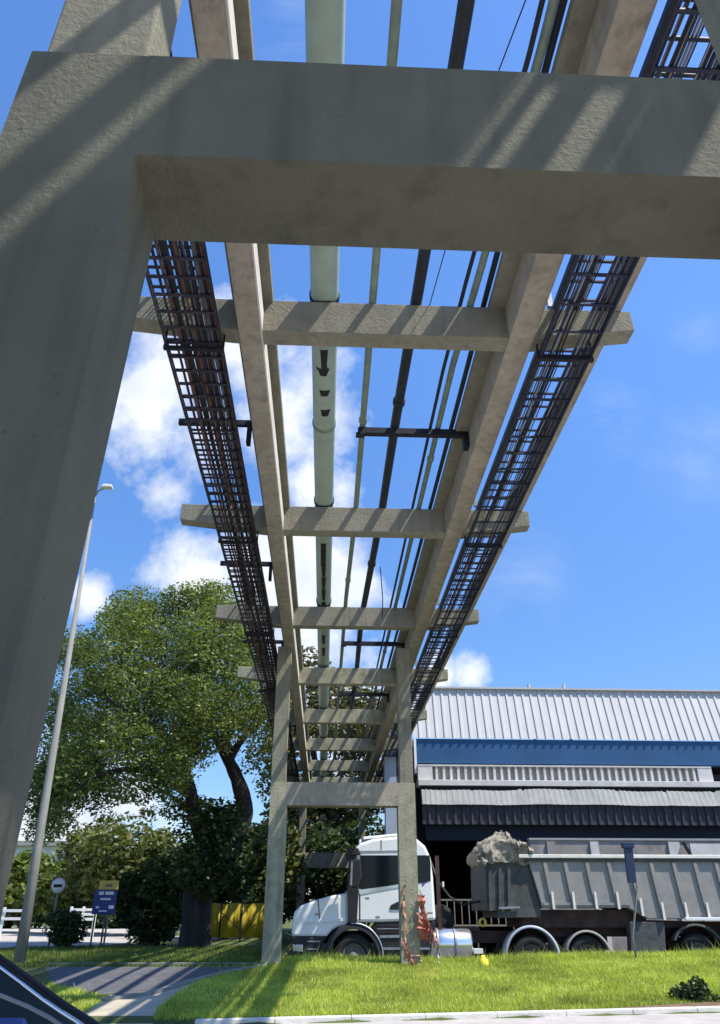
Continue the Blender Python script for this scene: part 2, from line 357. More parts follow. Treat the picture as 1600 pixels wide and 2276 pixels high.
# the road the photographer stands on
front = [(x, kerb_y(max(-1.6,x))-0.07) for x in (-1.6, 2, 6, 10, 14, 40)]
front[-1] = (40, kerb_y(14)-0.07)
sheet('road', [(-60,-60),(60,-60),(60,kerb_y(14)-0.07)]+list(reversed(front))+[(-60, kerb_y(-1.6)-0.07)], 'pavement', 0.006, 4)
mk = MB()
kx = list(np.arange(-1.6, 14.1, 1.0))
for a, b in zip(kx[:-1], kx[1:]):
    ya, yb = kerb_y(a), kerb_y(b)
    mk.hexa([(a+0.002,ya-0.07,0.1),(b-0.002,yb-0.07,0.1),(b-0.002,yb+0.05,0.1),(a+0.002,ya+0.05,0.1)],
            [(a+0.002,ya-0.07,0.312),(b-0.002,yb-0.07,0.312),(b-0.002,yb+0.05,0.312),(a+0.002,ya+0.05,0.312)])
structure(mk.build('kerb', 'kerb_white', bevel=0.012))
sheet('rear_road', [(-1.05,20.45),(60,20.45),(60,31.2),(-1.05,31.2)], 'asphalt', 0.005, 3)
def gp(pts, z=0.5): return [(G(x,y,z).x, G(x,y,z).y) for x, y in pts]
POLY_ASPH = gp([(95,2156),(600,2156),(520,2163),(420,2175),(330,2190),(230,2192),(120,2180)], 0.5)
POLY_TAN = gp([(250,2203),(330,2192),(430,2177),(530,2164),(470,2180),(400,2200),(350,2225),(330,2290),(140,2290),(150,2250)], 0.42)
sheet('footpath', POLY_ASPH, 'asphalt', 0.008, 0.8)
sheet('dirt_path', POLY_TAN, 'tan_path', 0.004, 0.8)
POLY_YARD = gp([(-250,2118),(205,2108),(300,2098),(300,2062),(-250,2062)], 0.5)
sheet('yard', POLY_YARD, 'gravel_yard', 0.01, 4)
sheet('yard_path', gp([(330,2094),(420,2094),(600,2088),(600,2082),(330,2084)], 0.5), 'gravel_yard', 0.01, 4)
POLY_SOIL = [(3.9,kerb_y(3.9)+0.07),(14,kerb_y(14)+0.07),(14,kerb_y(14)+0.75),(6.2,kerb_y(6.2)+0.62),(4.6,kerb_y(4.6)+0.25)]
sheet('soil_strip', POLY_SOIL, 'soil', 0.006, 0.8)
POLY_BARE = gp([(925,2150),(968,2152),(972,2180),(945,2196),(915,2186)], 0.48)
sheet('bare_soil', POLY_BARE, 'soil', 0.006, 0.8)
# pale edging stones of the footpath
def kerb_run(name, pts, w, h, m):
    mb = MB()
    for a, b in zip(pts[:-1], pts[1:]):
        a3 = Vector((a[0],a[1],hg(*a)+h/2)); b3 = Vector((b[0],b[1],hg(*b)+h/2)); mb.bar(a3, b3, w, h)
    return structure(mb.build(name, m))
def dens(pts, n=6):
    out = []
    for a, b in zip(pts[:-1], pts[1:]):
        for k in range(n): out.append((a[0]+(b[0]-a[0])*k/n, a[1]+(b[1]-a[1])*k/n))
    return out+[pts[-1]]
kerb_run('path_kerb', dens(gp([(108,2153),(600,2152)]), 10), 0.14, 0.05, 'concrete_pale')
kerb_run('path_kerb', dens(gp([(232,2199),(335,2191),(430,2176),(520,2164),(592,2155)]), 6), 0.12, 0.05, 'concrete_pale')

def in_poly(x, y, poly):
    c = np.zeros(len(x), bool); n = len(poly)
    for i in range(n):
        x1, y1 = poly[i]; x2, y2 = poly[(i+1) % n]
        if y1 == y2: continue
        c ^= ((y1 > y) != (y2 > y)) & (x < (x2-x1)*(y-y1)/(y2-y1)+x1)
    return c
def grass(name, label, regions, m, hmin, hmax, w, avoid):
    V = []
    for (x0,x1,y0,y1,dn) in regions:
        n = int((x1-x0)*(y1-y0)*dn); x = RNG.uniform(x0,x1,n); y = RNG.uniform(y0,y1,n)
        keep = np.ones(n, bool)
        kk = 11.58+0.16*(np.clip(x,-1.6,14)+0.9)+0.07; keep &= y > kk
        for a in avoid: keep &= ~in_poly(x, y, a)
        x = x[keep]; y = y[keep]; V.append(np.stack([x,y],1))
    V = np.concatenate(V); n = len(V); z = np.array([hg(a,b) for a,b in V])
    # patchy height
    ph = 0.5+0.5*np.sin(V[:,0]*2.1+np.sin(V[:,1]*1.7)*1.5)*np.sin(V[:,1]*2.7+V[:,0]*0.8)
    h = RNG.uniform(hmin,hmax,n)*(0.55+0.75*ph)*(1+0.9*(RNG.random(n)>0.97)); ang = RNG.uniform(0,2*np.pi,n); lean = RNG.normal(0,0.45,(n,2))*h[:,None]
    dx = np.cos(ang)*w*RNG.uniform(0.6,1.3,n); dy = np.sin(ang)*w*RNG.uniform(0.6,1.3,n)
    co = np.empty((n,3,3)); co[:,0] = np.stack([V[:,0]-dx,V[:,1]-dy,z-0.01],1); co[:,1] = np.stack([V[:,0]+dx,V[:,1]+dy,z-0.01],1)
    co[:,2] = np.stack([V[:,0]+lean[:,0],V[:,1]+lean[:,1],z+h],1)
    return tri_obj(name, co.reshape(-1,3), 3, m, label)
def tri_obj(name, co, k, m, label=None, parent=None):
    n = len(co)//k; me = bpy.data.meshes.new(name)
    org = np.array(wloc(parent)) if parent else np.zeros(3)
    me.vertices.add(n*k); me.vertices.foreach_set('co', (co-org).ravel()); me.loops.add(n*k); me.loops.foreach_set('vertex_index', np.arange(n*k, dtype=np.int32))
    me.polygons.add(n); me.polygons.foreach_set('loop_start', np.arange(0,n*k,k, dtype=np.int32)); me.polygons.foreach_set('loop_total', np.full(n,k, dtype=np.int32))
    me.update(calc_edges=True); me.materials.append(MATS[m]); o = bpy.data.objects.new(name, me); COL.objects.link(o)
    if parent: o.parent = parent
    return o
avoid = [POLY_ASPH, POLY_TAN, POLY_SOIL]
g1 = grass('grass', '', [(-1.4,9.5,11.3,16.2,2600),(-1.4,11.5,16.2,19.2,2200),(-4.6,-1.4,11.3,17.6,1600)], 'grass_blade', 0.03, 0.075, 0.008, avoid)
g3 = grass('grass', '', [(-1.2,13,18.3,20.3,1300)], 'grass_blade', 0.06, 0.17, 0.009, avoid)
tag(g3, 'longer rough grass along the crest of the verge, hiding the truck wheels', 'grass', kind='stuff')
tag(g1, 'bright sunlit lawn grass on the verge in front of the trucks', 'grass', kind='stuff')
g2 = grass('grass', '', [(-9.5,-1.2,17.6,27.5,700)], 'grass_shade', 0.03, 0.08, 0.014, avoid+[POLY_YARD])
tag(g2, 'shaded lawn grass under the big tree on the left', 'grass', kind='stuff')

# ------------------------------------------------------------------ pipe rack
E_ = EYE
ZB = 5.89+E_            # underside of the long beams
def portal(y, xl0, xl1, xr0, xr1, dep, zc0, zc1, label, m, m2, up_l, up_r, ups, zbase, upset=0.05, lean=None):
    t = thing('portal_frame', ((xl0+xr1)/2, y+dep/2, zbase), label, 'concrete frame', 'concrete portal frames of the pipe rack')
    # tapering of the upper shaft follows the lower one
    zb_ = zbase-0.3
    if lean: MB().hexa([(xl0-0.03,y,zb_),(xl1-lean[0],y,zb_),(xl1-lean[1],y+dep,zb_),(xl0-0.03,y+dep,zb_)],[(xl0,y,zc1),(xl1,y,zc1),(xl1,y+dep,zc1),(xl0,y+dep,zc1)]).build('column', m, t)
    else: MB().box(xl0, xl1, y, y+dep, zb_, zc1).build('column', m, t)
    MB().box(xr0, xr1, y, y+dep, zbase-0.3, zc1).build('column', m, t)
    MB().box(xl1-0.03, xr0+0.03, y-0.0012, y+dep+0.0012, zc0, zc1+0.0012).build('crossbeam', m2, t)
    MB().box(up_l[0], up_l[1], y+upset, y+upset+ups, zc1-0.03, ZB+0.01).build('upper_column', 'concrete', t, 0.012)
    MB().box(up_r[0], up_r[1], y+upset, y+upset+ups, zc1-0.03, ZB+0.01).build('upper_column', 'concrete', t, 0.012)
    return t
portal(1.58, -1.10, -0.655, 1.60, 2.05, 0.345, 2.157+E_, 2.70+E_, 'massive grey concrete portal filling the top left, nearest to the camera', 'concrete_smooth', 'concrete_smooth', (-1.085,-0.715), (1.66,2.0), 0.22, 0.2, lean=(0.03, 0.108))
portal(18.0, -1.26, -0.875, 1.66, 2.06, 0.40, 2.16+E_, 2.66+E_, 'weathered concrete portal standing on the lawn in front of the white truck', 'concrete_mossy', 'concrete_weathered', (-1.27,-0.93), (1.72,2.03), 0.34, 0.5, 0.02)
portal(40.0, -1.30, -0.92, 1.66, 2.04, 0.40, 1.95+E_, 2.62+E_, 'farthest concrete portal seen between the columns above the white truck', 'concrete_weathered', 'concrete_weathered', (-1.28,-0.95), (1.70,2.02), 0.34, 0.0, 0.02)
YB0, YB1 = -9.0, 45.0
def long_beam(x0, x1, fx0, fx1, label):
    t = thing('concrete_beam', ((x0+x1)/2, 18, ZB), label, 'concrete beam', 'long concrete beams of the pipe rack')
    MB().box(x0, x1, YB0, YB1, ZB, ZB+0.47).build('web', 'concrete_weathered', t, 0.012)
    MB().box(fx0, fx1, YB0, YB1, ZB+0.472, ZB+0.60).build('flange', 'concrete', t, 0.01)
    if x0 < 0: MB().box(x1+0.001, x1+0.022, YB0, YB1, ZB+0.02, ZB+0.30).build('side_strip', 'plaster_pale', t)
    return t
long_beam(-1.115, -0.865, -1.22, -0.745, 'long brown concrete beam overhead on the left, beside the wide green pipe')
long_beam(2.03, 2.32, 1.84, 2.42, 'long brown concrete beam overhead on the right, beside the wide cable tray')
CBY = [-3.4, 1.7, 6.55, 11.6, 16.5, 21.45, 26.5, 31.5, 36.5, 41.5]
words_cb = {6.55:'first concrete cross arm seen beyond the nearest portal, with pale patches', 11.6:'second concrete cross arm from the nearest portal, its square left end against the sky',
 16.5:'third concrete cross arm from the nearest portal, above the top of the big tree', 21.45:'fourth concrete cross arm from the nearest portal, just beyond the lawn portal columns',
 26.5:'fifth concrete cross arm from the nearest portal, olive toned', 31.5:'sixth concrete cross arm from the nearest portal, small and dim', 36.5:'seventh concrete cross arm from the nearest portal, just above the lawn portal beam',
 41.5:'farthest concrete cross arm of the pipe rack', 1.7:'concrete cross arm directly above the nearest portal', -3.4:'concrete cross arm behind the camera, before the nearest portal'}
for y in CBY:
    zt = ZB+0.505
    poly = [(-2.66,zt),(-2.66,zt-0.31),(-1.2,ZB+0.03),(-1.1,ZB+0.022),(2.1,ZB+0.022),(2.35,ZB+0.03),(3.56,zt-0.30),(3.56,zt)]
    t = MB().prism(poly, y, y+0.24).build('cross_arm', 'concrete' if y < 20 else 'concrete_mossy', None, 0.012)
    tag(t, words_cb[y], 'concrete cross arm', 'cross arms between the long beams')
ZT = ZB+0.505
# edge beam outside the right tray
tag(MB().box(3.30,3.45,YB0,YB1,ZT+0.003,ZT+0.22).build('edge_beam','concrete_weathered',None,0.01), 'slender brown beam along the outer right side of the rack, beyond the cables', 'edge beam')

def tray(x0, x1, z, label, step=0.25, side=0.08):
    tm = 'steel_tray' if x0 < 0 else 'steel_tray_navy'
    t = thing('cable_tray', ((x0+x1)/2, 18, z), label, 'cable tray', 'cable trays along the rack')
    for x in (x0, x1-0.02):
        MB().box(x, x+0.02, YB0, YB1, z, z+side).build('side_rail', tm, t)
    mb = MB(); y = YB0+0.1
    while y < YB1: mb.box(x0+0.021, x1-0.021, y, y+0.035, z+0.012, z+0.032); y += step
    o = mb.build('rung', tm, t); o['kind'] = 'stuff'
    return t
def cables(xs, z, mats, group, label, wob=0.012, fat=1.0):
    for i, x in enumerate(xs):
        pts = []; ph = random.uniform(0,6); r = random.uniform(0.011,0.024)*fat
        for k in range(28):
            y = YB0+(YB1-YB0)*k/27; pts.append((x+wob*math.sin(y*0.9+ph)+wob*0.7*math.sin(y*0.37+ph*2), y, z+r+0.004*math.sin(y+ph)+random.uniform(0,0.01)))
        tag(MB().tube(pts, r, 6).build('cable', random.choice(mats)), label, 'cable', group)
tray(-1.95, -1.30, 5.74+E_, 'lower black ladder cable tray hung under the left arms of the rack')
cables([-1.84,-1.79,-1.75,-1.70,-1.66,-1.60,-1.56,-1.52,-1.48,-1.43,-1.40,-1.37,-1.34], 5.775+E_, ['cable_black','cable_black','cable_rust','cable_grey'], 'cables in the lower left tray', 'cable in the lower tray on the left side of the rack')
tray(-2.18, -1.50, ZT+0.003, 'upper black ladder cable tray resting on the left arms of the rack', 0.3)
cables([-2.05,-1.98,-1.93,-1.87,-1.82,-1.76,-1.70,-1.63,-1.57], ZT+0.04, ['cable_black','cable_black','cable_rust'], 'cables in the upper left tray', 'cable in the upper tray on the left side of the rack')
tray(2.40, 3.02, 5.74+E_, 'lower ladder cable tray packed with cables, hung under the right arms of the rack', 0.42)
cables([2.44,2.53,2.555,2.58,2.60,2.63,2.78,2.81,2.84,2.865,2.89,2.92,2.945,2.97], 5.775+E_, ['cable_black','cable_blue','cable_black','cable_grey','cable_pale'], 'cables in the lower right tray', 'cable in the lower tray on the right side of the rack', 0.022, 0.55)
tray(2.62, 3.27, ZT+0.003, 'upper ladder cable tray resting on the right arms of the rack', 0.3)
cables([2.66,2.685,2.71,2.735,2.76,2.79,2.87,2.89,2.915,2.94,2.965,2.99,3.11,3.13,3.155,3.18,3.20,3.225], ZT+0.04, ['cable_black','cable_blue','cable_pale','cable_grey'], 'cables in the upper right tray', 'cable in the upper tray on the right side of the rack', 0.008, 0.66)
ORD = ['first','second','third','fourth','fifth','sixth','seventh','farthest']
# hangers for the lower trays, one pair under each arm
for y in CBY[2:]:
    for (x0,x1,side) in ((-1.97,-1.28,'left'),(2.38,3.04,'right')):
        n = CBY.index(y)-1; t = thing('tray_hanger', ((x0+x1)/2, y+0.12, 5.70+E_), 'black steel hanger of the %s lower tray, under the %s cross arm' % (side, ORD[n-1]), 'hanger', 'hangers under the trays')
        MB().box(x0, x1, y+0.09, y+0.14, 5.70+E_, 5.738+E_).build('strut', 'steel_black', t)
        for xx in (x0, x1-0.02): MB().box(xx, xx+0.02, y+0.10, y+0.13, 5.739+E_, ZB+0.24).build('rod', 'steel_black', t)
ordn = {9.0:'nearest',14.0:'second nearest',19.0:'third nearest',24.0:'fourth nearest',29.0:'fifth nearest'}
for y in (9.0, 14.0, 19.0, 24.0, 29.0):
    t = thing('tray_bracket', (-1.6, y, ZT-0.08), '%s black steel bracket under the left upper tray, between two arms' % ordn[y], 'bracket', 'brackets under the left tray')
    MB().box(-2.27, -1.21, y, y+0.07, ZT-0.085, ZT).build('arm', 'steel_black', t)
    MB().box(-1.26, -1.20, y-0.02, y+0.09, ZB+0.10, ZT-0.087).build('plate', 'steel_black', t)
for y in (9.1, 19.0, 24.2):
    t = thing('pipe_bracket', (1.2, y, ZT-0.13), '%s black steel bar under the small pipes, fixed to the right beam' % {9.1:'nearest',19.0:'middle',24.2:'farthest'}[y], 'bracket', 'bars under the small pipes')
    MB().box(0.37, 2.028, y, y+0.10, ZT-0.10, ZT-0.002).build('arm', 'steel_black', t)
    MB().box(0.34, 0.47, y-0.012, y+0.112, ZT-0.125, ZT-0.104).build('end_plate', 'steel_black', t)
    MB().box(1.95, 2.028, y-0.03, y+0.13, ZT-0.30, ZT-0.11).build('foot_plate', 'steel_black', t)
# pipes
t = thing('large_pipe', (-0.14, 18, ZT), 'wide pale green pipe with black marks running along the middle of the rack', 'pipe')
RP = 0.168; ZP = ZT+0.035+RP
MB().tube([(-0.14,YB0,ZP),(-0.14,YB1,ZP)], RP, 40).build('pipe_body', 'pipe_green', t)
for y in np.arange(9.3, 44, 12.2):
    MB().lathe((-0.14,y,ZP), [(RP+0.002,-0.03),(RP+0.014,-0.03),(RP+0.014,0.03),(RP+0.002,0.03)], 32).build('joint_band', 'pipe_green_small', t)
for y in CBY[1:]:
    mb = MB(); mb.box(-0.14-0.15,-0.14+0.15,y+0.02,y+0.20,ZT+0.002,ZT+0.034)
    mb.lathe((-0.14,y+0.11,ZP), [(RP+0.003,-0.04),(RP+0.016,-0.04),(RP+0.016,0.04),(RP+0.003,0.04)], 24)
    mb.build('saddle', 'steel_black', t)
def pipe_mark(pts2, name='painted_mark'):      # outline of (angle offset m, y) on the pipe's underside
    mb = MB(); R = RP+0.004
    def wrap(u, y): a = u/RP; return (-0.14+R*math.sin(a), y, ZP-R*math.cos(a))
    for quad in pts2:
        n = 6; vv = []
        for k in range(n+1):
            s_ = k/n
            for a, b in ((quad[0],quad[1]),(quad[3],quad[2])): vv.append(wrap(a[0]+(b[0]-a[0])*s_, a[1]+(b[1]-a[1])*s_))
        mb.add(vv, [(2*k,2*k+1,2*k+3,2*k+2) for k in range(n)])
    mb.build(name, 'paint_black', t)
def bar_mark(y, dy=0.10, u0=-0.07, u1=0.09): pipe_mark([[(u0,y),(u1,y),(u1*0.6,y+dy),(u0*0.6,y+dy)]])
def yat(px): return G(720, px, ZP-RP).y
pipe_mark([[(-0.12,yat(820)),(0.08,yat(820)),(0.03,yat(836)),(-0.05,yat(836))],[(-0.04,yat(808)),(0.03,yat(808)),(0.05,yat(820)),(-0.03,yat(820))]])
bar_mark(yat(868), 0.13); bar_mark(yat(911), 0.16, -0.05, 0.10)
for pxy in (778,1208,1222,1238,1254,1283,1310,1338,1412,1440): bar_mark(yat(pxy), 0.16+0.0004*pxy, -0.05, 0.05)
pipe_mark([[(-0.06,yat(1208)),(-0.035,yat(1208)),(-0.035,yat(1260)),(-0.06,yat(1260))]])
def small_pipe(name, pts, r, m, label, flanges=(), cat='pipe'):
    c = Vector(pts[len(pts)//2]); t_ = thing(name, c, label, cat)
    MB().tube(pts, r, 16).build('pipe_body', m, t_)
    for (y, k) in flanges:
        for a, b in zip(pts[:-1], pts[1:]):
            if a[1] <= y <= b[1]:
                s_ = (y-a[1])/(b[1]-a[1]); x = a[0]+(b[0]-a[0])*s_; z = a[2]+(b[2]-a[2])*s_
                MB().lathe((x,y,z), [(r,-0.04),(r*k,-0.04),(r*k,0.04),(r,0.04)], 20).build('collar', m, t_)
    return t_
small_pipe('small_pipe', [(0.44,YB0,ZT+0.05),(0.44,12,ZT+0.05),(0.38,16,ZT+0.05),(0.34,YB1,ZT+0.05)], 0.047, 'pipe_green_small', 'slim grey green pipe just right of the wide pale pipe', [(2.9,1.3),(9.0,1.3),(15,1.3)])
small_pipe('dark_pipe', [(1.02,YB0,ZT+0.07),(1.0,3.4,ZT+0.07),(0.97,6.2,ZT+0.07),(0.93,9,ZT+0.07),(0.92,11.7,ZT+0.07),(0.87,14.3,ZT+0.09),(0.80,17.5,ZT+0.07),(0.86,21.8,ZT+0.07),(0.86,YB1,ZT+0.07)], 0.07, 'pipe_dark', 'thick black pipe with slight bends near the middle of the rack', [(8.55,1.28),(14.2,1.25),(22.3,1.25)])
small_pipe('conduit', [(1.66,YB0,ZT+0.03),(1.60,3.6,ZT+0.03),(1.50,6.2,ZT+0.03),(1.46,7.8,ZT+0.03),(1.42,YB1,ZT+0.03)], 0.024, 'pipe_dark', 'thin black conduit between the black pipe and the slim green pipe', [], 'conduit')
small_pipe('green_pipe', [(1.70,YB0,ZT+0.05),(1.70,3.5,ZT+0.05),(1.64,6,ZT+0.05),(1.58,7.7,ZT+0.05),(1.54,YB1,ZT+0.05)], 0.043, 'pipe_green_small', 'slim green pipe closest to the right concrete beam', [(10,1.3),(20,1.3)])
small_pipe('white_conduit', [(2.48,YB0,ZT+0.025),(2.48,12,ZT+0.025),(2.48,YB1,ZT+0.025)], 0.020, 'white_paint', 'thin white conduit along the outer side of the right concrete beam', [], 'conduit')
small_pipe('conduit', [(1.78,YB0,ZT+0.12),(1.80,6,ZT+0.12),(1.78,YB1,ZT+0.12)], 0.034, 'pipe_dark', 'thin black conduit tucked against the inner flange of the right beam', [], 'conduit')
# pipes and stands added, mostly unseen, to throw shadow stripes on the nearest portal
for xx, zz, rr_, wd in ((2.76, ZT+2.0, 0.135, 'lower'), (2.575, ZT+2.25, 0.088, 'higher')):
    t_ = thing('shadow_caster_pipe', (xx, 18, zz-rr_), '%s of two pipes added on stands above the right beam to cast shadow stripes, mostly hidden' % wd, 'pipe', 'added shadow-casting pipes above the right beam')
    MB().tube([(xx,YB0,zz),(xx,YB1,zz)], rr_, 18).build('pipe_body', 'pipe_green_small', t_)
for y in CBY:
    t_ = thing('shadow_caster_stand', (2.62, y+0.12, ZT), 'added steel stand of the shadow-casting pipes on the %s concrete cross arm' % (['rearmost','overhead']+ORD)[CBY.index(y)], 'pipe stand', 'added stands of the shadow-casting pipes')
    MB().box(2.60,2.66,y+0.09,y+0.15,ZT+0.14,ZT+1.80).build('post','steel_galv',t_)
    MB().box(2.50,2.92,y+0.08,y+0.16,ZT+1.802,ZT+1.863).build('top_bar','steel_galv',t_)
    MB().box(2.55,2.60,y+0.09,y+0.15,ZT+1.864,ZT+2.164).build('bracket','steel_galv',t_)
tag(MB().tube([(1.75,1.7,ZT+0.02),(1.5,2.9,ZT-0.02),(1.36,3.7,ZT-0.03),(1.22,5.2,ZT-0.02),(1.12,6.6,ZT+0.012)], 0.006, 6).build('wire', 'cable_black'), 'single thin wire slanting across the sky at the top right', 'wire')
tag(MB().tube([(1.05,14.2,ZT+0.02),(1.13,14.7,ZT-0.5),(1.12,14.8,ZT-0.9)], 0.010, 6).build('wire', 'cable_black'), 'loose wire end hanging below the small pipes between the second and third arm', 'wire')

# ------------------------------------------------------------------ trees
def crown(name, m, parent, clumps, leaf, per, up=0.3):
    out = []
    for (c, r, k) in clumps:
        n = int(per*k); d = RNG.normal(0,1,(n,3)); d /= np.linalg.norm(d,axis=1)[:,None]
        rad = r*(0.35+0.65*RNG.random(n)**0.45); p = np.array(c)+d*rad[:,None]*np.array([1,1,0.72])
        a = RNG.normal(0,1,(n,3)); a[:,2] *= 0.5; a /= np.linalg.norm(a,axis=1)[:,None]
        b = RNG.normal(0,1,(n,3)); b -= (a*b).sum(1)[:,None]*a; b /= np.linalg.norm(b,axis=1)[:,None]
        s = leaf*RNG.uniform(0.75,1.4)*RNG.uniform(0.55,1.45,n)[:,None]; a = a*s; b = b*s*0.55
        q = np.stack([p-a, p-b, p+a, p+b],1); out.append(q.reshape(-1,3))
    return tri_obj(name, np.concatenate(out), 4, m, parent=parent)
def px_clumps(outline, Y, dep, n, rr, holes=(), k=1.0, edge=0.5):
    o = []; xs = [p[0] for p in outline]; ys = [p[1] for p in outline]; cx = sum(xs)/len(xs); cy = sum(ys)/len(ys); tries = 0
    mpp = F/(Y*0.9)
    while len(o) < n and tries < 40000:
        tries += 1; x = random.uniform(min(xs),max(xs)); y = random.uniform(min(ys),max(ys))
        if not in_poly(np.array([x]),np.array([y]),outline)[0]: continue
        if any(((x-h[0])/h[2])**2+((y-h[1])/h[3])**2 < 1 for h in holes): continue
        e = min(1.0, max(abs(x-cx)/(max(xs)-cx), abs(y-cy)/(max(ys)-cy)))
        dd = dep*math.sqrt(max(0.05, 1-e*e)); yy = Y+random.uniform(-dd,dd)
        r = random.uniform(*rr); o.append((tuple(P(x,y,yy)), r, k*(r/rr[1])**2))
    return o
def limb(name, pts, r0, r1, m, parent, n=9):
    pts = [Vector(p) for p in pts]; dense = []
    for i in range(len(pts)-1):
        p0 = pts[max(i-1,0)]; p1 = pts[i]; p2 = pts[i+1]; p3 = pts[min(i+2,len(pts)-1)]
        for k in range(5):
            t_ = k/5; dense.append(0.5*((2*p1)+(-p0+p2)*t_+(2*p0-5*p1+4*p2-p3)*t_*t_+(-p0+3*p1-3*p2+p3)*t_**3))
    dense.append(pts[-1]); m_ = len(dense)
    rad = [(r0+(r1-r0)*i/(m_-1))*(1+random.uniform(-.06,.06)) for i in range(m_)]
    return MB().tube(dense, rad, n).build(name, m, parent)
TY = 27.5
base = G(433, 2112, 0.5); TY = base.y
big = thing('tree', base, 'large spreading green tree with a thick dark trunk on the left, behind the lawn', 'tree')
def TP(x, y, dy=0): return P(x, y, TY+dy)
limb('trunk', [base-Vector((0,0,0.3)), TP(436,2050), TP(440,1990), TP(458,1930), TP(470,1880)], 0.50, 0.42, 'bark', big, 14)
for pts, r0, r1 in [
    ([TP(470,1890),TP(520,1850),TP(543,1800,.3),TP(530,1740,.5),TP(508,1690,.4),TP(480,1640,.2),TP(440,1590,0),TP(400,1520,-1)], 0.40, 0.06),
    ([TP(465,1885),TP(440,1830),TP(425,1770,-.6),TP(405,1700,-1),TP(370,1640,-1.4),TP(310,1590,-2)], 0.34, 0.05),
    ([TP(508,1690,.4),TP(500,1640,.8),TP(505,1580,1.2),TP(500,1500,1.6),TP(520,1420,2)], 0.22, 0.05),
    ([TP(508,1690,.4),TP(540,1640,.4),TP(575,1610,1),TP(600,1560,1.5)], 0.17, 0.04),
    ([TP(425,1770,-.6),TP(380,1740,-1.6),TP(310,1710,-2.4),TP(230,1720,-3),TP(160,1760,-3.2)], 0.16, 0.03),
    ([TP(405,1700,-1),TP(420,1640,-1.6),TP(410,1560,-2),TP(360,1470,-2.4)], 0.15, 0.03),
    ([TP(480,1640,.2),TP(460,1560,2),TP(420,1450,3),TP(430,1370,3)], 0.14, 0.03),
    ([TP(310,1590,-2),TP(250,1560,-2),TP(200,1500,-2)], 0.07, 0.02),
    ([TP(440,1830),TP(410,1790,1),TP(350,1750,2)], 0.12, 0.03)]:
    limb('branch', pts, r0, r1, 'bark', big, 8)
out_main = [(88,1760),(105,1620),(130,1500),(165,1415),(215,1395),(255,1375),(300,1330),(370,1310),(450,1305),(510,1320),(560,1380),(590,1460),(598,1560),(598,1680),(575,1700),(520,1620),(470,1640),(440,1700),(420,1745),(380,1750),(330,1735),(270,1765),(210,1755),(150,1780),(95,1820)]
cl = px_clumps(out_main, TY, 4.2, 520, (0.45,0.95), holes=[(465,1710,32,50),(555,1660,36,34),(230,1700,30,16)])
cl += px_clumps([(75,1700),(100,1700),(170,1760),(150,1850),(85,1860),(70,1800)], TY, 2.5, 26, (0.3,0.6))
cl += px_clumps([(170,1760),(560,1640),(600,1700),(590,1740),(420,1800),(210,1820)], TY, 3, 14, (0.25,0.5), holes=[(465,1710,40,55)], k=0.6)
crown('crown', 'leaf_main', big, cl, 0.05, 430)
crown('ivy', 'leaf_dark', big, px_clumps([(400,1880),(415,1800),(460,1780),(520,1790),(556,1830),(545,1900),(500,1960),(440,1990),(405,1960)], TY-0.6, 0.8, 60, (0.3,0.6)), 0.08, 150)

def blob_tree(name, label, cat, outline, Y, dep, n, rr, m, leaf, per, trunk_px, base_z=0.5, group=None, r0=0.2, holes=(), tname='trunk'):
    b = P(trunk_px[0], trunk_px[1], Y); b.z = base_z
    t_ = thing(name, b, label, cat, group)
    ys = [p[1] for p in outline]; xs = [p[0] for p in outline]
    cxx = sum(xs)/len(xs); cyy = (min(ys)+max(ys))/2
    limb(tname, [b-Vector((0,0,0.2)), b.lerp(P(cxx,cyy,Y),0.45)+Vector((0.15,0,0)), P(cxx,cyy,Y)], r0, r0*0.4, 'bark', t_, 8)
    for k in range(4):
        a = P(cxx,cyy,Y); e = P(random.uniform(min(xs)*.7+cxx*.3,max(xs)*.7+cxx*.3), random.uniform(min(ys)*.7+cyy*.3,cyy), Y+random.uniform(-dep,dep)*0.5)
        limb('branch', [b.lerp(a,0.6), a.lerp(e,0.5), e], r0*0.4, 0.02, 'bark', t_, 6)
    crown('crown', m, t_, px_clumps(outline, Y, dep, n, rr, holes), leaf, per); return t_
blob_tree('tree', 'rounded olive green tree in the middle distance left of the thick trunk', 'tree', [(150,1960),(158,1880),(200,1850),(250,1828),(320,1818),(365,1835),(395,1880),(405,1960),(390,2010),(300,2000),(200,1990)], 42, 3.6, 130, (0.5,1.0), 'leaf_mid', 0.13, 150, (300,2080), 0.45, r0=0.3)
blob_tree('shrub', 'tall dark evergreen shrub reaching the ground left of the thick trunk', 'shrub', [(265,1990),(290,1950),(340,1915),(390,1900),(420,1920),(425,1990),(400,2040),(375,2090),(310,2095),(290,2060)], 29, 1.1, 110, (0.25,0.55), 'leaf_dark', 0.075, 170, (345,2102), 0.5, r0=0.12, tname='stem')
blob_tree('shrub', 'small dark round bush in front of the pale yard, below the round sign', 'shrub', [(118,2040),(135,2025),(160,2030),(182,2055),(180,2085),(160,2100),(125,2098),(112,2070)], 27, 0.6, 60, (0.16,0.32), 'leaf_dark', 0.05, 130, (148,2105), 0.5, r0=0.05, tname='stem')
blob_tree('tree', 'green tree between the thick trunk and the lawn portal, behind the yellow tarp', 'tree', [(520,1930),(530,1870),(570,1840),(640,1850),(660,1900),(650,1990),(600,2010),(520,2005)], 38, 2.5, 80, (0.5,0.9), 'leaf_mid', 0.12, 150, (590,2070), 0.45, r0=0.2)
blob_tree('tree', 'dark green tree mass right behind the thick trunk', 'tree', [(395,1990),(400,1900),(430,1860),(500,1880),(560,1930),(570,2000),(530,2010),(440,2010)], 36, 2.2, 80, (0.5,0.9), 'leaf_dark', 0.12, 150, (500,2080), 0.45, r0=0.2)
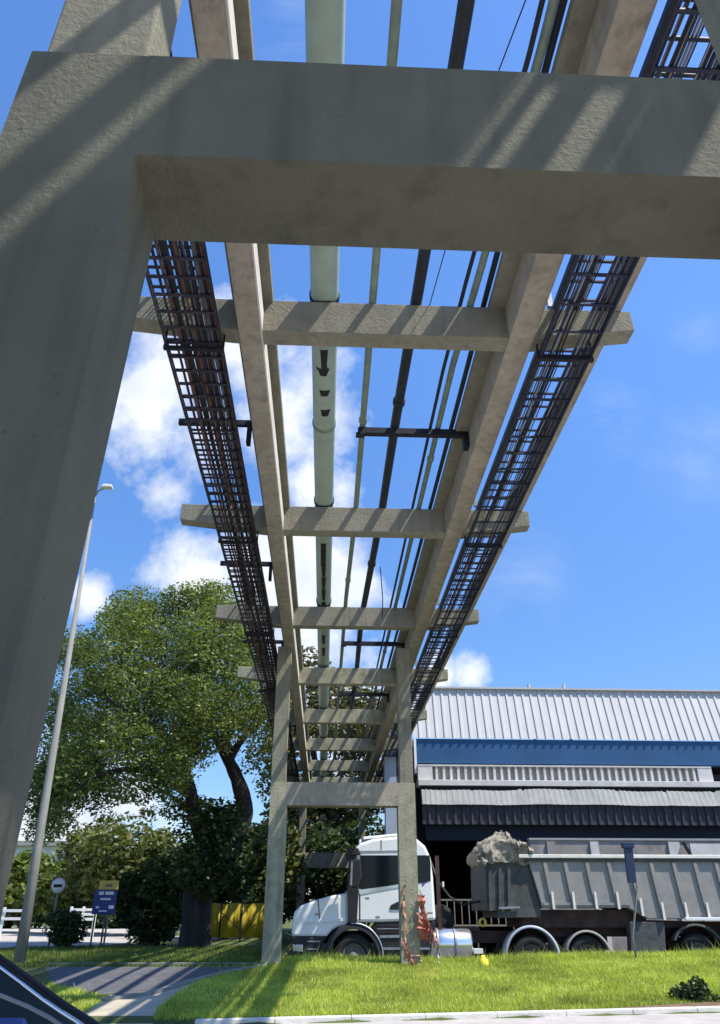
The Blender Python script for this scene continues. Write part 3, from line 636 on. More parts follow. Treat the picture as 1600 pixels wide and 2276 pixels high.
blob_tree('tree', 'bright leafy tree at the far left, behind the concrete lamp pole', 'tree', [(-20,1960),(15,1925),(70,1910),(110,1925),(120,1990),(90,2010),(20,2015),(-30,2000)], 48, 3, 90, (0.5,1.0), 'leaf_bright', 0.15, 130, (60,2070), 0.45, r0=0.22)
blob_tree('tree', 'yellow green tree behind the round sign and the blue board', 'tree', [(100,1965),(120,1935),(170,1925),(235,1930),(265,1960),(260,2010),(180,2020),(110,2015)], 46, 2.5, 90, (0.5,0.9), 'leaf_bright', 0.14, 140, (180,2075), 0.45, r0=0.2)
blob_tree('tree', 'low dark trees closing the view at the far left edge', 'tree', [(-60,2000),(0,1985),(100,2000),(200,2005),(300,2000),(420,2000),(420,2050),(200,2050),(-60,2050)], 62, 3, 120, (0.8,1.3), 'leaf_dark', 0.2, 110, (120,2068), 0.45, r0=0.25)
blob_tree('tree', 'olive brown tree seen through the rack behind the small pipes', 'tree', [(590,1620),(620,1520),(650,1440),(690,1455),(740,1500),(790,1530),(850,1560),(880,1640),(870,1780),(800,1850),(700,1880),(620,1860),(595,1750)], 54, 4.5, 210, (0.8,1.5), 'leaf_olive', 0.17, 150, (705,2060), 0.0, r0=0.4, holes=[(700,1690,30,18)])
blob_tree('tree', 'dark green trees behind the truck bonnet, under the rack', 'tree', [(600,1900),(660,1860),(740,1850),(830,1840),(880,1850),(880,2030),(600,2040)], 50, 3, 140, (0.7,1.2), 'leaf_dark', 0.17, 140, (740,2060), 0.0, r0=0.3)

# weed clump at the kerb
wp = G(1540, 2222, 0.33)
tag(crown('weed', 'leaf_dark', None, [((wp.x+random.uniform(-.25,.25), wp.y+random.uniform(-.2,.2), wp.z+random.uniform(.03,.22)), 0.13, 1) for _ in range(16)], 0.035, 70), 'dark leafy weed growing in the lawn near the right kerb', 'weed')

# ------------------------------------------------------------------ concrete lamp pole
lp = G(42, 2148, 0.5); topp = P(186, 1262, lp.y); LYY = lp.y
t = thing('street_lamp', lp, 'tall tapering pale concrete lamp pole left of the big tree', 'street lamp')
hz = P(214,1100,LYY).z
pt_ = P(177,1310,LYY); lx = lp.x+(pt_.x-lp.x)*(hz-0.2)/(pt_.z-0.2)
MB().tube([(lp.x,lp.y,0.2),(lp.x+(lx-lp.x)*3/hz,lp.y,3.0),(lx,lp.y,hz)], [0.13,0.10,0.035], 14).build('pole', 'concrete_pale', t)
lpx = lx-0.3
MB().tube([(lx,lp.y,hz-0.05),(lx+0.1,lp.y-0.1,hz+0.08),(lx+0.28,lp.y-0.2,hz+0.12)], 0.03, 8).build('arm', 'steel_galv', t)
MB().prism([(lpx+0.5,hz+0.10),(lpx+0.85,hz+0.10),(lpx+0.82,hz+0.18),(lpx+0.6,hz+0.20)], lp.y-0.33, lp.y-0.12).build('lamp_head', 'white_paint', t, 0.02)

# ------------------------------------------------------------------ signs, fences left
def cyl_post(mb, x, y, z0, z1, r): mb.tube([(x,y,z0),(x,y,z1)], r, 8)
SY = 27.5
c = P(130,1968,SY); t = thing('road_sign', (c.x,SY,0.5), 'round white road sign with a black bar, above the small dark bush', 'road sign')
mb = MB(); cyl_post(mb, c.x, SY+0.05, 0.4, c.z, 0.03); mb.build('post','post_grey',t)
MB().lathe((c.x,SY,c.z), [(0.001,-0.012),(0.245,-0.012),(0.255,0.0),(0.245,0.012),(0.001,0.012)], 28).build('border','sign_border',t)
MB().lathe((c.x,SY-0.016,c.z), [(0.001,-0.003),(0.215,-0.003),(0.215,0.002)], 28).build('disc','sign_white',t)
MB().box(c.x-0.15,c.x+0.12,SY-0.026,SY-0.021,c.z-0.055,c.z+0.035).build('symbol','paint_black',t)
a = P(211,1978,SY); b = P(254,2032,SY); t = thing('sign_board', ((a.x+b.x)/2,SY,0.5), 'dark blue information board on two posts, left of the evergreen shrub', 'sign board')
MB().box(a.x,b.x,SY,SY+0.04,b.z,a.z).build('panel','sign_blue',t,0.006)
w_ = b.x-a.x; h_ = a.z-b.z
for (u0,u1,v0,v1) in ((.2,.42,.80,.93),(.48,.85,.80,.93),(.3,.75,.58,.66),(.15,.3,.24,.33),(.7,.92,.22,.36),(.3,.65,.10,.16)):
    MB().box(a.x+w_*u0,a.x+w_*u1,SY-0.008,SY-0.003,b.z+h_*v0,b.z+h_*v1).build('white_marking','sign_white',t)
for xx in (a.x+0.1, b.x-0.22):
    mb = MB(); cyl_post(mb, xx, SY+0.075, 0.4, a.z, 0.03); mb.build('post','post_grey',t)
a2 = P(222,1957,SY+.2); b2 = P(262,1977,SY+.2); t = thing('sign_board', ((a2.x+b2.x)/2,SY+.2,0.5), 'small yellow sign showing above the blue information board', 'sign board')
MB().box(a2.x,b2.x,SY+.2,SY+.23,b2.z,a2.z).build('panel','sign_yellow',t,0.006)
MB().box(a2.x+.2,b2.x-.2,SY+.192,SY+.197,b2.z+.08,a2.z-.1).build('marking','sign_border',t)
mb = MB(); cyl_post(mb, (a2.x+b2.x)/2, SY+.26, 0.4, a2.z-.1, 0.03); mb.build('post','post_grey',t)
def rail_fence(name, label, x0, x1, ys_, Y, m, posts, cat='fence', zbot=0.45, w=0.05):
    A = P(x0, ys_[0], Y); B = P(x1, ys_[0], Y); t_ = thing(name, ((A.x+B.x)/2,Y,zbot), label, cat)
    for y in ys_: z = P(x0,y,Y).z; MB().box(A.x,B.x,Y-0.02,Y+0.02,z-w,z+w).build('rail',m,t_)
    for i in range(posts): x = A.x+(B.x-A.x)*i/(posts-1); MB().box(x-0.05,x+0.05,Y+0.021,Y+0.1,zbot-0.1,A.z+0.12).build('post',m,t_)
    return t_
rail_fence('rail_fence','white slatted rail fence left of the blue board, at the back of the yard',158,212,(2022,2032,2043),36,'white_paint',3)
rail_fence('rail_fence','white open rail barrier at the far left edge of the yard',8,58,(2024,2042),34,'white_paint',2)
# yellow hoarding
HY = 33.0; a = P(462,2008,HY); b = P(592,2084,HY); t = thing('hoarding', ((a.x+b.x)/2,HY,b.z), 'yellow tarp fence on dark posts between the thick trunk and the lawn portal', 'fence')
mb = MB(); nx = 24
vv = []; ff = []
for i in range(nx+1):
    x = a.x+(b.x-a.x)*i/nx; yy = HY+0.05*math.sin(i*1.3); vv += [(x,yy,b.z),(x,yy+0.02,a.z+0.02*math.sin(i*.7))]
ff = [(2*i,2*i+2,2*i+3,2*i+1) for i in range(nx)]; mb.add(vv, ff, True)
o = mb.build('tarp','yellow_tarp',t); md = o.modifiers.new('solid','SOLIDIFY'); md.thickness = 0.01
for x in (a.x+0.02, a.x+.55, a.x+1.35, b.x-.05): MB().box(x-0.03,x+0.03,HY-0.12,HY-0.07,b.z-0.2,a.z+0.05).build('post','steel_black',t)
MB().bar(P(490,2025,HY-.1),P(540,2076,HY-.1),0.03).build('brace','steel_black',t); MB().bar(P(540,2076,HY-.14),P(588,2018,HY-.14),0.03).build('brace','steel_black',t)
# far white building at left
t = thing('warehouse', (-34,95,0.4), 'distant white building behind the trees at the far left', 'building')
a = P(20,1880,95); b = P(152,2050,95)
MB().box(a.x,b.x,95,115,0.3,a.z).build('wall','far_white',t)
MB().box(a.x-0.5,b.x+0.5,94.4,115.5,a.z+0.003,a.z+0.5).build('roof','plaster_grey',t)
for i in range(4): x = a.x+2+i*2.0; MB().box(x,x+1.1,94.93,94.99,2.6,3.9).build('window','glass_dark',t)

# ------------------------------------------------------------------ factory building
BY = 32.0
def BZ(py): return P(925, py, BY).z
XL = P(925,1700,BY).x; XR = 34.0
t = thing('factory_building', ((XL+XR)/2, BY+8, 0.0), 'long industrial building with ribbed grey top, blue band and dark open bay on the right', 'building')
z_rt, z_rb, z_bb = BZ(1531), BZ(1643), BZ(1698)
def ribbed(x0, x1, y0, z0, y1, z1, pitch, amp, thick=0.02):
    mb = MB(); vv = []; x = x0; prof = []
    while x < x1: prof += [(x,0),(x+pitch*0.62,0),(x+pitch*0.70,amp),(x+pitch*0.90,amp)]; x += pitch
    for (x, a_) in prof: vv += [(x, y0-a_, z0),(x, y1-a_, z1)]
    mb.add(vv, [(2*i,2*i+2,2*i+3,2*i+1) for i in range(len(prof)-1)]); return mb
tilt = (z_rt-z_rb)*math.tan(math.radians(15))
ribbed(XL-0.12, XR, BY-0.26, z_rb, BY-0.26+tilt, z_rt+0.08, 0.36, 0.045).build('upper_cladding','roof_metal',t)
MB().box(XL-0.15,XR,BY-0.42+tilt,BY-0.05+tilt,z_rt+0.083,z_rt+0.16).build('ridge_cap','roof_metal',t)
MB().box(XL,XR,BY-0.20,BY+0.3,z_bb,z_rb-0.02).build('blue_band','blue_paint',t)
MB().box(XL-0.10,XL-0.003,BY-0.26,BY+0.3,z_bb-0.4,z_rb-0.02).build('corner_trim','white_paint',t)
# vent strip with slats
zv0, zv1 = BZ(1737), BZ(1702); xv1 = P(1582,1720,BY-.3).x
MB().box(XL+0.02,xv1,BY-0.05,BY+0.2,zv0,zv1).build('vent_back','plaster_pale',t)
MB().box(XL+0.02,xv1,BY-0.35,BY-0.052,zv1-0.06,zv1).build('vent_head','plaster_pale',t)
x = XL+0.75; mbs = MB()
while x < xv1-0.7: mbs.box(x,x+0.10,BY-0.32,BY-0.054,zv0+0.003,zv1-0.063); x += 0.30
mbs.build('vent_slat','plaster_pale',t)
MB().box(xv1-0.6,xv1,BY-0.34,BY-0.056,zv0+0.003,zv1-0.064).build('vent_end','plaster_pale',t); MB().box(XL+0.02,XL+0.62,BY-0.34,BY-0.056,zv0+0.003,zv1-0.064).build('vent_end','plaster_pale',t)
MB().box(XL,XR,BY-0.55,BY+0.3,BZ(1750),zv0-0.002).build('ledge','plaster_pale',t,0.015)
# lower gutter and awning, slightly sagging and ragged
random.seed(3)
za0, za1 = BZ(1793), BZ(1759)
mb = MB(); vv = []; x = XL+0.1; k = 0
while x < XR:
    for dx_, a_ in ((0,0),(0.11,0),(0.14,0.02),(0.19,0.02)):
        sag = 0.035*math.sin(x*0.8)+0.02*math.sin(x*2.3+1); tear = -0.10 if (x > XL+16.1 and x < XL+17.2) else 0.0
        vv += [(x+dx_,BY-0.85-a_*0.3,za0+sag*0.5+tear+random.uniform(-.006,.006)),(x+dx_,BY-0.62-a_*0.5,za1+sag+a_*0.5+(random.uniform(-.05,.03) if k%9==0 else 0))]
    x += 0.22; k += 1
m2 = len(vv)//2
mb.add(vv,[(2*i,2*i+2,2*i+3,2*i+1) for i in range(m2-1)]); o = mb.build('awning','plaster_grey',t)
MB().box(XL+0.1,XR,BY-0.40,BY+0.1,za0+0.05,BZ(1751)-0.002).build('beam','interior_dark',t)
ribbed(XL+0.1, XR, BY-0.7, BZ(1836), BY-0.7, za0+0.1, 0.34, 0.06).build('hanging_sheet','sheet_dark',t)
zi = BZ(1836)
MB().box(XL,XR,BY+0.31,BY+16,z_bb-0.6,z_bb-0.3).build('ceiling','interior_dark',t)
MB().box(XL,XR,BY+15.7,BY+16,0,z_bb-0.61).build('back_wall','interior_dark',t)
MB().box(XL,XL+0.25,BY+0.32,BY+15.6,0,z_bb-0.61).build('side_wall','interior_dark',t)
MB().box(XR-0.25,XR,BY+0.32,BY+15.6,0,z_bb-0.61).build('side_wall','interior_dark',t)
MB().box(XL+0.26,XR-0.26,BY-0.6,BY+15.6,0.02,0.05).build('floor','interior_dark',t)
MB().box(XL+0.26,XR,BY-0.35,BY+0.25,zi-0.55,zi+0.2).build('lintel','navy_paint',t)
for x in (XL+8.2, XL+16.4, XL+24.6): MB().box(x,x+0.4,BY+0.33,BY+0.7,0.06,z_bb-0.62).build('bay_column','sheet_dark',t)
xp0 = P(855,1740,BY).x; xp1 = P(880,1740,BY).x
MB().box(xp0,xp1,BY-0.2,BY+0.4,0,BZ(1655)).build('corner_pillar','pillar_blue',t,0.01)
MB().box(xp1+0.003,XL-0.105,BY,BY+0.35,0,BZ(1660)).build('end_wall','sheet_dark',t)
MB().box(XL-.1,XR,BY+0.32,BY+16.2,z_rb-0.3,z_rb-0.1).build('roof_deck','roof_metal',t)
for px_ in (1177,1255):
    q = P(px_,1530,BY+0.6); tag(MB().tube([(q.x,BY+0.7,z_rb-0.15),(q.x,BY+0.7,P(px_,1522,BY+.7).z)],0.07,10).build('roof_vent','post_grey'), 'short vent pipe on the ridge of the factory roof, %s of the two' % ('left' if px_ < 1200 else 'right'), 'vent pipe', 'vent pipes on the factory roof')
# low wall in front of the bay
WY = 29.0; z1 = P(1400,1868,WY).z; xw = P(1178,1880,WY).x
t = thing('boundary_wall', (xw+9,WY,0.0), 'grimy tan wall behind the grey trailer, its top showing above the load edge', 'wall')
MB().box(xw,32,WY,WY+0.25,0,z1).build('panel','wall_grime',t)
MB().box(xw-.02,32,WY-0.04,WY+0.29,z1+0.002,z1+0.07).build('coping','plaster_grey',t)
for px_, m_, ww in ((1312,'plaster_pale',.3),(1486,'plaster_pale',.42),(1216,'wall_grime',.3)): q = P(px_,1890,WY); MB().box(q.x,q.x+ww,WY-0.07,WY-0.003,0,z1-0.05).build('pier',m_,t)
q0 = P(1535,1890,WY); MB().box(q0.x,32,WY-0.02,WY-0.003,0.5,z1-0.1).build('painted_panel','plaster_pale',t)
MB().bar(P(1518,1872,WY-.15),P(1536,1902,WY-.15),0.09).build('brace','steel_black',t)
# railing in the open bay
RY = 28.2; t = thing('railing', (P(1030,2060,RY).x,RY,0.0), 'thin metal railing in the dark bay between cab and trailer', 'railing')
for py in (2000,2057): A = P(975,py,RY); B = P(1150,py,RY); MB().box(A.x,B.x,RY-0.02,RY+0.02,A.z-0.025,A.z+0.025).build('rail','rail_tan',t)
for i in range(11): x = P(978+16*i,2020,RY).x; MB().box(x-0.015,x+0.015,RY-0.015,RY+0.015,0.0 if i%5==0 else P(975,2054,RY).z,P(975,2003,RY).z).build('baluster','rail_tan',t)

# ------------------------------------------------------------------ truck tractor
KY = 22.0; KY1 = KY+2.45
def K(x, y, dy=0): p = P(x, y, KY+dy); return (p.x, p.z)
t = thing('truck', (P(800,2100,KY).x, KY+1.2, 0.0), 'white long-nosed tractor truck with black wheel arch, parked behind the lawn portal', 'truck')
cabp = [K(772,1984),(K(779,1930)),K(787,1888),K(800,1874),K(830,1864),K(890,1858),K(925,1863),K(945,1880),K(957,1905),K(963,1950),K(969,2046),K(845,2050),K(795,2050),K(790,2052),K(772,2052)]
MB().prism(cabp, KY, KY1).build('cab','truck_white',t,0.07)
bonp = [K(648,2082),K(649,2048),K(654,2028),K(666,2014),K(690,2004),K(730,1992),K(773,1984),K(773,2056),K(752,2060),K(738,2068),K(726,2082)]
MB().prism(bonp, KY+0.06, KY1-0.06).build('bonnet','truck_white',t,0.06)
mb = MB(); pk = [K(678,2044),K(770,2041),K(770,2048),K(674,2052)]; mb.prism(pk, KY+0.035, KY+0.1); mb.build('bonnet_crease','truck_white',t,0.01)
MB().prism([K(800,1901),K(955,1901),K(957,1922),K(957,1958),K(890,1971),K(812,1979),K(797,1975)], KY-0.012, KY+0.02).build('side_window','glass_dark',t,0.008)
MB().prism([K(893,1862),K(903,1862),K(905,2046),K(895,2046)], KY-0.02, KY+0.02).build('door_pillar','truck_white',t)
wp_ = [K(774,1978),K(785,1894)]
MB().hexa([(wp_[0][0]-0.03,KY+0.12,wp_[0][1]),(wp_[0][0]-0.03,KY1-0.12,wp_[0][1]),(wp_[1][0]-0.03,KY1-0.12,wp_[1][1]),(wp_[1][0]-0.03,KY+0.12,wp_[1][1])],
          [(wp_[0][0]+0.05,KY+0.12,wp_[0][1]),(wp_[0][0]+0.05,KY1-0.12,wp_[0][1]),(wp_[1][0]+0.05,KY1-0.12,wp_[1][1]),(wp_[1][0]+0.05,KY+0.12,wp_[1][1])]).build('windscreen','glass_dark',t)
MB().prism([K(776,1892),K(792,1892),K(797,1980),K(793,2050),K(773,2050),K(772,1986)], KY-0.03, KY+0.03).build('front_pillar','truck_black',t,0.01)
MB().prism([K(772,1885),K(796,1885),K(802,1900),K(776,1903)], KY-0.06, KY1+0.02).build('sun_visor','truck_black',t,0.02)
mi = MB(); mi.prism([K(776,1914),K(800,1910),K(803,1952),K(794,1974),K(779,1974)], KY-0.42, KY-0.20); o = mi.build('mirror','truck_black',t,0.04)
MB().prism([K(779,1918),K(783,1918),K(781,1970),K(777,1968)], KY-0.43, KY-0.36).build('mirror_edge','steel_galv',o)
MB().bar((P(790,1906,KY).x,KY+0.02,P(790,1906,KY).z),(P(790,1912,KY).x,KY-0.3,P(790,1912,KY).z),0.04).build('mirror_arm','truck_black',o)
MB().prism([K(779,1978),K(793,1978),K(793,1986),K(779,1986)], KY-0.035, KY-0.032).build('indicator','truck_black',t)
MB().prism([K(797,1978),K(858,1970),K(892,1965),K(892,1971),K(858,1977),K(800,1988)], KY-0.014, KY+0.01).build('window_sill','chrome',t)
MB().prism([K(868,2012),K(884,2004),K(890,2004),K(890,2022),K(866,2022)], KY-0.02, KY+0.01).build('door_handle','truck_black',t,0.006)
MB().prism([K(798,1987),K(801,1987),K(801,2046),K(798,2046)], KY-0.004, KY+0.01).build('door_gap','truck_black',t)
MB().prism([K(800,1891),K(890,1890),K(890,1894),K(800,1896)], KY-0.008, KY+0.01).build('drip_rail','steel_galv',t)
MB().prism([K(808,1858),K(890,1850),K(890,1855),K(808,1864)], KY+0.25, KY1-0.25).build('roof_deflector','truck_white',t,0.015)
cy0 = P(758,1870,KY).x
MB().tube([(P(800,1790,KY+2.2).x,KY+2.3,P(800,1858,KY).z-1.2),(P(800,1790,KY+2.2).x,KY+2.3,P(800,1850,KY).z)],0.05,10).build('exhaust_stack','steel_galv',t)
MB().prism([K(939,1900),K(948,1915),K(951,1958),K(938,1972),K(934,1940)], KY-0.004, KY+0.01).build('side_decal','decal_purple',t)
MB().prism([K(706,2000),K(708,2000),K(712,2046),K(710,2046)], KY+0.050, KY+0.1).build('bonnet_gap','truck_black',t)
MB().prism([K(846,1866),K(848,1866),K(848,1889),K(846,1889)], KY-0.004, KY+0.01).build('roof_gap','truck_black',t)
MB().prism([K(906,2028),K(962,2028),K(962,2030),K(906,2030)], KY-0.004, KY+0.01).build('sleeper_gap','truck_black',t)
for px_, py in ((700,2030),(835,2036),(812,1994)): MB().prism([K(px_,py),K(px_+9,py),K(px_+9,py+4),K(px_,py+4)], KY-0.006 if px_>780 else KY+0.045, KY+0.06).build('side_badge','steel_galv',t)
# lower black parts
MB().prism([K(648,2083),K(727,2083),K(716,2098),K(708,2125),K(706,2146),K(655,2150),K(648,2130)], KY+0.03, KY1-0.03).build('bumper','truck_black',t,0.03)
MB().prism([K(650,2099),K(673,2099),K(673,2116),K(650,2114)], KY+0.0, KY+0.12).build('headlight','chrome',t,0.015)
for py in (2091,2108): MB().prism([K(682,py),K(712 if py<2100 else 705,py),K(712 if py<2100 else 705,py+3),K(682,py+3)], KY+0.018, KY+0.04).build('bumper_strip','steel_galv',t)
MB().prism([K(838,2050),K(968,2048),K(968,2060),K(955,2135),K(858,2135),K(850,2110),K(842,2080),K(828,2062)], KY+0.03, KY+0.9).build('step_panel','truck_black',t,0.02)
for py in (2056,2063,2070,2078): MB().prism([K(838,py),K(955,py),K(955,py+2.5),K(838,py+2.5)], KY+0.018, KY+0.04).build('step_line','steel_galv' if py==2063 else 'chassis',t)
MB().prism([K(843,2079),K(893,2078),K(893,2084),K(843,2085)], KY+0.008, KY+0.04).build('step_badge','steel_galv',t)
MB().prism([K(850,2106),K(955,2106),K(955,2111),K(850,2111)], KY-0.01, KY+0.05).build('step_edge','steel_galv',t)
def wheel(cx, cz, r, parent, y=KY, w=0.30, name='wheel', dual=False, rimm='rim'):
    wl = bpy.data.objects.new(name, None); COL.objects.link(wl); wl.parent = parent; wl.location = Vector((cx,y+w/2,cz))-wloc(parent)
    MB().lathe((cx,y,cz), [(r*0.56,0.03),(r*0.60,0.0),(r*0.86,0.0),(r*0.96,0.03),(r,0.07),(r,w-0.07),(r*0.96,w-0.03),(r*0.6,w),(r*0.56,w-0.03)], 36).build('tyre','tyre',wl)
    MB().lathe((cx,y,cz), [(0.001,0.05 if not dual else 0.12),(r*0.22,0.05 if not dual else 0.12),(r*0.25,0.10 if not dual else 0.16),(r*0.47,0.13 if not dual else 0.18),(r*0.52,0.06),(r*0.57,0.02),(r*0.58,0.04),(r*0.5,0.3)], 30).build('rim',rimm,wl)
    mb = MB()
    for k in range(10): a_ = 2*math.pi*k/10; mb.tube([(cx+r*.36*math.cos(a_),y+0.06,cz+r*.36*math.sin(a_)),(cx+r*.36*math.cos(a_),y+0.14,cz+r*.36*math.sin(a_))],0.016,6)
    mb.build('wheel_nut','steel_galv',wl)
    return wl
wc = P(786,2136,KY+.05); wheel(wc.x, 0.52, 0.52, t, KY+0.05)
wheel(wc.x, 0.52, 0.52, t, KY1-0.35)
def arc_guard(name, cx, cz, r, th, y0, y1, a0, a1, m, parent, lip=None):
    o = MB().lathe((cx,0,cz), [(r,y0),(r+th,y0),(r+th,y1),(r,y1),(r,y0)], 26, 'Y', a0, a1).build(name, m, parent)
    if lip: MB().lathe((cx,0,cz), [(r+th*.6,y0-0.02),(r+th+0.035,y0-0.02),(r+th+0.035,y0+0.02),(r+th*.6,y0+0.02),(r+th*.6,y0-0.02)], 26, 'Y', a0, a1).build(name+'_lip', lip, o)
    return o
arc_guard('wheel_arch', wc.x, 0.52, 0.62, 0.14, KY-0.005, KY+0.55, math.radians(-5), math.radians(172), 'truck_black', t)
arc_guard('wheel_arch_trim', wc.x, 0.52, 0.74, 0.03, KY-0.02, KY+0.02, math.radians(0), math.radians(95), 'steel_galv', t)
# fuel tank, chassis
ta = P(925,2117,KY+.05); tb = P(1053,2117,KY+.05); tr_ = 0.37
MB().lathe((0,KY+0.05+tr_,0.78), [(0.001,ta.x),(tr_-0.05,ta.x),(tr_,ta.x+0.05),(tr_,tb.x-0.05),(tr_-0.05,tb.x),(0.001,tb.x)], 30, 'X').build('fuel_tank','chrome',t)
for px_ in (972,1012): q = P(px_,2117,KY); MB().lathe((0,KY+0.05+tr_,0.78), [(tr_+0.002,q.x),(tr_+0.016,q.x),(tr_+0.016,q.x+0.07),(tr_+0.002,q.x+0.07)], 30, 'X').build('tank_strap','steel_galv',t)
q0 = P(700,2080,KY).x; q1 = P(1370,2080,KY).x
for yy in (KY+0.75, KY+1.6): MB().box(q0,q1,yy,yy+0.09,0.80,1.08).build('chassis_rail','chassis',t)
MB().box(P(975,2060,KY).x,P(1075,2060,KY).x,KY+0.6,KY1-0.3,1.085,1.16).build('deck_plate','chassis',t)
w2 = P(1185,2136,KY+.05); w3 = P(1310,2136,KY+.05)
for w_c in (w2, w3):
    wheel(w_c.x, 0.50, 0.50, t, KY+0.05, 0.55, dual=True); wheel(w_c.x, 0.50, 0.50, t, KY1-0.6, 0.55, dual=True)
arc_guard('mudguard', w2.x, 0.50, 0.66, 0.03, KY+0.02, KY+0.65, math.radians(-8), math.radians(186), 'mudguard', t, 'mudguard')
arc_guard('mudguard', w3.x, 0.50, 0.56, 0.02, KY+0.02, KY+0.65, math.radians(15), math.radians(165), 'trailer_grey', t, 'trailer_grey')
MB().lathe((P(990,2040,KY).x,KY+0.9,P(990,2045,KY+.9).z), [(0.001,0),(0.36,0),(0.38,0.04),(0.38,0.24),(0.36,0.28),(0.001,0.28)], 24).build('spare_tyre','tyre',t)
MB().tube([(P(967,2000,KY).x,KY+.9,2.9),(P(985,1990,KY).x,KY+.9,2.3),(P(1010,2010,KY).x,KY+.8,1.9),(P(1040,2030,KY).x,KY+.8,1.7),(P(1085,2020,KY).x,KY+.9,1.8)],0.025,8).build('air_hose','truck_black',t)
MB().box(P(975,1900,KY).x-0.05,P(975,1900,KY).x+0.04,KY+0.3,KY+0.4,1.1,P(975,1900,KY).z).build('cab_rear_frame','chassis',t)
MB().box(P(988,1965,KY).x,P(992,1965,KY).x,KY+0.4,KY+0.46,P(990,1970,KY).z,P(990,1958,KY).z).build('work_lamp','white_paint',t)
MB().box(P(1055,2110,KY).x,P(1075,2110,KY).x,KY+0.1,KY+0.3,P(1060,2120,KY).z,P(1060,2109,KY).z).build('rear_marker','white_paint',t)
q = P(1072,2050,KY+.7); MB().lathe((q.x,KY+0.62,q.z), [(0.06,0),(0.11,0),(0.11,0.08),(0.06,0.08),(0.06,0)], 18).build('coupling_ring','sign_yellow',t)
# ------------------------------------------------------------------ tipper trailer
TK = KY+0.03; t = thing('dump_trailer', (P(1500,2100,KY).x, KY+1.2, 0.0), 'dusty grey ribbed dump trailer parked behind the white tractor truck', 'trailer')
def K2(x, y): p = P(x, y, TK); return (p.x, p.z)
XRT = 18.5
zr = K2(1300,1906)[1]; zb1 = K2(1300,2018)[1]; zb2 = K2(1500,2042)[1]
xf0 = K2(1172,1908)[0]; xf1 = K2(1206,2018)[0]; xs0 = K2(1398,2019)[0]; xs1 = K2(1440,2041)[0]
MB().prism([(xf0,zr),(xf1,zb1),(xs0,zb1),(xs1,zb2),(XRT,zb2),(XRT+0.2,zr)], TK, TK+2.35).build('body','trailer_grey',t,0.02)
MB().prism([(xf0-0.25,zr-0.02),(xf0-0.25,zr+0.07),(XRT+0.25,zr+0.07),(XRT+0.25,zr-0.02)], TK-0.09, TK-0.003).build('top_rail','rim_pale',t,0.012)
MB().prism([(xf0-0.05,zr-0.10),(xf0-0.05,zr-0.025),(XRT+0.2,zr-0.025),(XRT+0.2,zr-0.10)], TK-0.05, TK-0.004).build('under_rail','trailer_dark',t)
rt = [1205,1250,1298,1346,1395,1440,1490,1537,1584,1632,1680,1728,1776,1824,1872,1920,1970,2020]
for i, px_ in enumerate(rt):
    x0 = K2(px_,1912)[0]; x1 = x0+0.12
    zb = zb1 if x1 < xs0 else zb2 if x1 > xs1 else zb1+(zb2-zb1)*(x1-xs0)/(xs1-xs0)
    if x1 > XRT: break
    MB().hexa([(x0,TK-0.055,zr-0.11),(x0+0.10,TK-0.055,zr-0.11),(x1+0.10,TK-0.055,zb-0.02),(x1,TK-0.055,zb-0.02)],
              [(x0,TK-0.002,zr-0.11),(x0+0.10,TK-0.002,zr-0.11),(x1+0.10,TK-0.002,zb-0.02),(x1,TK-0.002,zb-0.02)]).build('rib','trailer_grey',t)
    MB().box(x1+0.01,x1+0.07,TK-0.075,TK-0.057,zb-0.03,zb+0.38).build('rib_foot','rim_pale',t)
MB().prism([K2(1208,2006),K2(1400,2006),K2(1400,2012),K2(1208,2012)], TK-0.03, TK-0.003).build('floor_rail','trailer_grey',t)
# front bulkhead and cowl
MB().prism([K2(1078,1905),K2(1170,1905),K2(1204,2018),K2(1204,2040),K2(1110,2040),K2(1108,2024),K2(1082,2024)], TK+0.08, TK+2.3).build('front_bulkhead','trailer_dark',t,0.02)
for px_ in (1086,1108,1128): MB().prism([K2(px_,1930),K2(px_+7,1930),K2(px_+9,2024),K2(px_+2,2024)], TK+0.03, TK+0.077).build('bulkhead_post','trailer_dark',t)
MB().prism([K2(1108,2016),K2(1155,2014),K2(1155,2019),K2(1108,2021)], TK-0.02, TK+0.05).build('step','steel_galv',t)
q = K2(1092,1913); MB().lathe((q[0],TK-0.02,q[1]), [(0.04,0),(0.09,0),(0.09,0.08),(0.04,0.08),(0.04,0)], 16).build('tow_ring','steel_galv',t)
MB().box(xf1-0.4,XRT-0.2,TK+0.55,TK+0.68,0.95,1.3).build('frame_rail','chassis',t); MB().box(xf1-0.4,XRT-0.2,TK+1.65,TK+1.78,0.95,1.3).build('frame_rail','chassis',t)
MB().prism([K2(1165,2022),K2(1430,2022),K2(1445,2045),K2(1560,2048),K2(1560,2062),K2(1165,2062)], TK+0.25, TK+2.1).build('subframe','chassis',t)
MB().prism([K2(1400,2049),K2(1477,2049),K2(1482,2125),K2(1404,2125)], TK+0.02, TK+0.30).build('tool_box','trailer_dark',t,0.015)
for i, px_ in enumerate((1560,1690,1820)):
    q = P(px_,2136,TK); arc_guard('mudguard', q.x, 0.52, 0.68, 0.025, TK+0.0, TK+0.55, math.radians(10), math.radians(150), 'trailer_dark', t, 'trailer_dark'); wheel(q.x, 0.52, 0.52, t, TK+0.05, 0.4)
    wheel(q.x, 0.52, 0.52, t, TK+1.9, 0.4)
MB().prism([K2(1517,2039),K2(1760,2039),K2(1760,2046),K2(1521,2046)], TK-0.14, TK-0.08).build('side_guard','white_paint',t,0.01)
